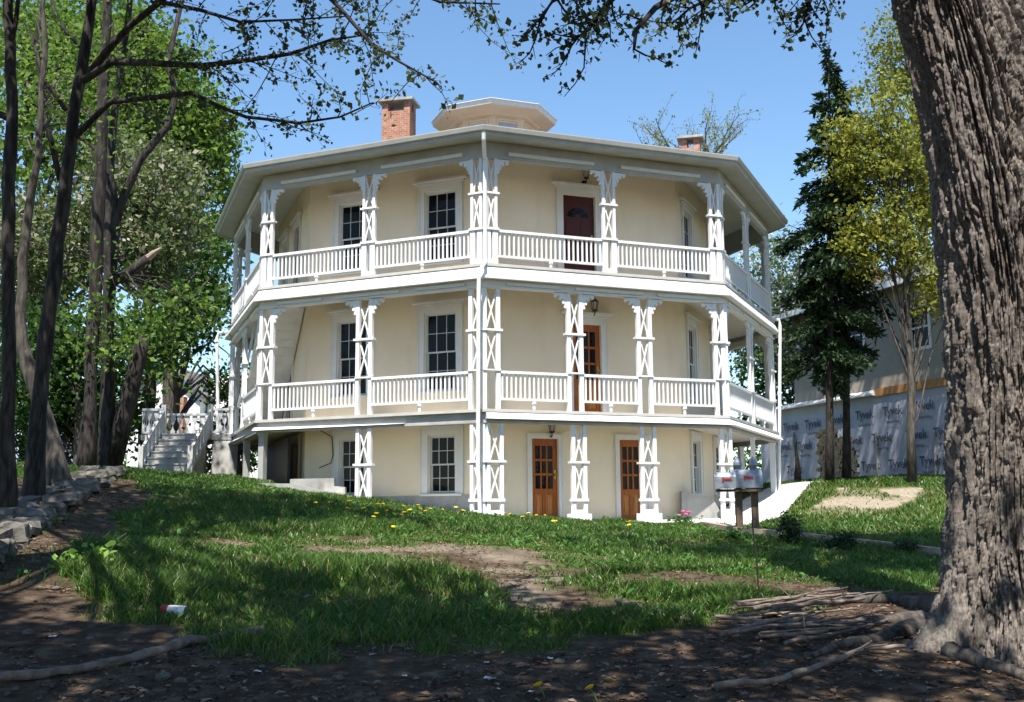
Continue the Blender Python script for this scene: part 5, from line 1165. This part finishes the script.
# ================================================================== sticks, stones and scraps
def stick(pts, r0, r1, lab, group=None, lift=.02, side=0, m='twig'):
    P_ = [np.array(p) for p in pts]; q = []
    for i in range(len(P_)-1):
        for t_ in (0, .25, .5, .75): q.append(P_[i]*(1-t_)+P_[i+1]*t_+RNG.normal(size=3)*.006)
    q.append(P_[-1]); s = MB(); s.tube(q, np.linspace(r0, r1, len(q))*(1+.08*RNG.normal(size=len(q))), 7)
    for k in range(side):
        b_ = q[RNG.integers(len(q)//3, len(q)-1)]; e = b_+rvec(1)[0]*np.array([.22, .22, .12]); e[2] = max(e[2], b_[2]); s.tube(wob(b_, e, 4, .1), [r1*.8, r1*.7, r1*.5, r1*.3], 5)
    o = s.build('fallen_branch', M[m], None, smooth=True, loc=tuple(q[0])); tag(o, lab, 'branch', group); return o
gl = lambda pts, lift=.03: [np.array([*(p := G(x, y))[:2], gz1(p[0], p[1])+lift]) for x, y in pts]
stick(gl([(-10, 684), (60, 676), (130, 664), (190, 645), (262, 636)]), .028, .042, 'long thick fallen branch lying across the shaded soil', side=1, m='twig')
stick(gl([(618, 606), (645, 614), (668, 621), (690, 626)], .05), .026, .016, 'pale grey fallen branch lying alone on the lawn edge', side=0)
stick(gl([(715, 692), (770, 688), (820, 672), (862, 655), (905, 652)], .04), .022, .016, 'long pale branch curving towards the foot of the big trunk', side=2)
SG = 'sticks heaped beside the big trunk'
for k in range(26):
    x0 = random.uniform(715, 790); y0 = random.uniform(616, 648); L_ = random.uniform(50, 130); x1 = min(900, x0+L_); y1 = y0-random.uniform(2, 22)*(L_/100)+random.uniform(-6, 8)
    r = random.uniform(.008, .022); lift = .03+.16*random.random()*max(0, 1-abs((x0+x1)/2-820)/110)
    stick(gl([(x0, y0), ((x0+x1)/2+random.uniform(-8, 8), (y0+y1)/2+random.uniform(-3, 3)), (x1, y1)], lift), r, r*.6, 'dry stick in the tangled heap beside the big trunk', SG, side=random.choice((0, 0, 1)))
def stone_mesh(k):
    s = MB(); n = 8; vs = []
    rr = random.Random(k)
    for z, q in ((-.5, .7), (0, 1), (.45, .8), (.7, .4)):
        for i in range(n):
            a = 2*math.pi*i/n; m_ = q*rr.uniform(.8, 1.15); vs.append((m_*math.cos(a), m_*.75*math.sin(a), z*rr.uniform(.8, 1.1)))
    s.add(vs, [tuple(range(n))[::-1], tuple(range(24, 32))]+[(j*n+i, j*n+(i+1) % n, j*n+n+(i+1) % n, j*n+n+i) for j in range(3) for i in range(n)]); return s.build('stone', M['stone'], None, smooth=True, loc=(0, 0, 0))
sm = [stone_mesh(k) for k in (1, 2, 3)]; used = set()
for i in range(46):
    if i < 12: x, y, r = [(180, 683, .05), (163, 680, .07), (28, 635, .06), (56, 590, .05), (240, 676, .04), (338, 680, .045), (262, 668, .03), (560, 664, .05), (500, 676, .04), (700, 668, .03), (640, 662, .03), (90, 640, .04)][i]
    else: x, y, r = random.uniform(0, 960), random.uniform(640, 700), random.uniform(.012, .035)
    p = G(x, y); src = sm[i % 3]; o = src if i % 3 not in used else src.copy()
    if o is not src: COL.objects.link(o)
    used.add(i % 3); o.location = (p[0], p[1], p[2]+r*.25); o.scale = (r, r, r*.7); o.rotation_euler = (0, 0, random.uniform(0, 6)); tag(o, 'small grey stone lying loose on the shaded bare soil', 'stone', 'stones on the bare soil')
def scrap(px, py, r, lab, name='paper_scrap', grp=None, m='paper'):
    p = G(px, py); n = 7; vs = [(0, 0, .4*r)]; 
    for q in (.55, 1):
        for i in range(n): a = 2*math.pi*i/n; k = q*random.uniform(.7, 1.2); vs.append((r*k*math.cos(a), r*k*.7*math.sin(a), r*random.uniform(.05, .45)))
    s = MB(); s.add(vs, [(0, 1+i, 1+(i+1) % n) for i in range(n)]+[(1+i, 8+i, 8+(i+1) % n, 1+(i+1) % n) for i in range(n)]); o = s.build(name, M[m], None, loc=(0, 0, 0)); o.location = p+[0, 0, .005]; o.rotation_euler = (0, 0, random.uniform(0, 6)); tag(o, lab, 'litter', grp); return o
scrap(490, 681, .055, 'crumpled white paper on bare soil, brightest scrap in the foreground')
for x, y, r in ((52, 638, .035), (258, 673, .035), (372, 656, .03), (487, 664, .03), (550, 660, .035), (530, 693, .03), (405, 677, .025), (660, 655, .02), (705, 672, .02), (880, 672, .02), (315, 653, .025), (498, 690, .02)): scrap(x, y, r, 'small pale paper scrap on the shaded bare soil', grp='paper scraps on the bare soil')
c = G(174, 616); t = thing('paper_cup', 'crushed white and red paper cup lying at the edge of the grass', 'cup', tuple(c)); s = MB()
T = lambda x, y, z: (c[0]+x, c[1]+y, c[2]+z)
def cupseg(a0, a1, m, nm, par):
    s = MB(); vs = []; n = 14
    for x in (a0, a1):
        r = .055+.03*(x+.11)/.22
        for i in range(n): a = 2*math.pi*i/n; vs.append(T(x, r*1.15*math.cos(a)-.2*x, .045+r*.62*math.sin(a)-.14*x))
    s.add(vs, [(i, (i+1) % n, n+(i+1) % n, n+i) for i in range(n)]+([tuple(range(n))[::-1]] if a0 < -.1 else [])); s.build(nm, M[m], par, smooth=True)
cupseg(-.045, .11, 'paper', 'cup', t); cupseg(-.11, -.0451, 'red', 'band', t)
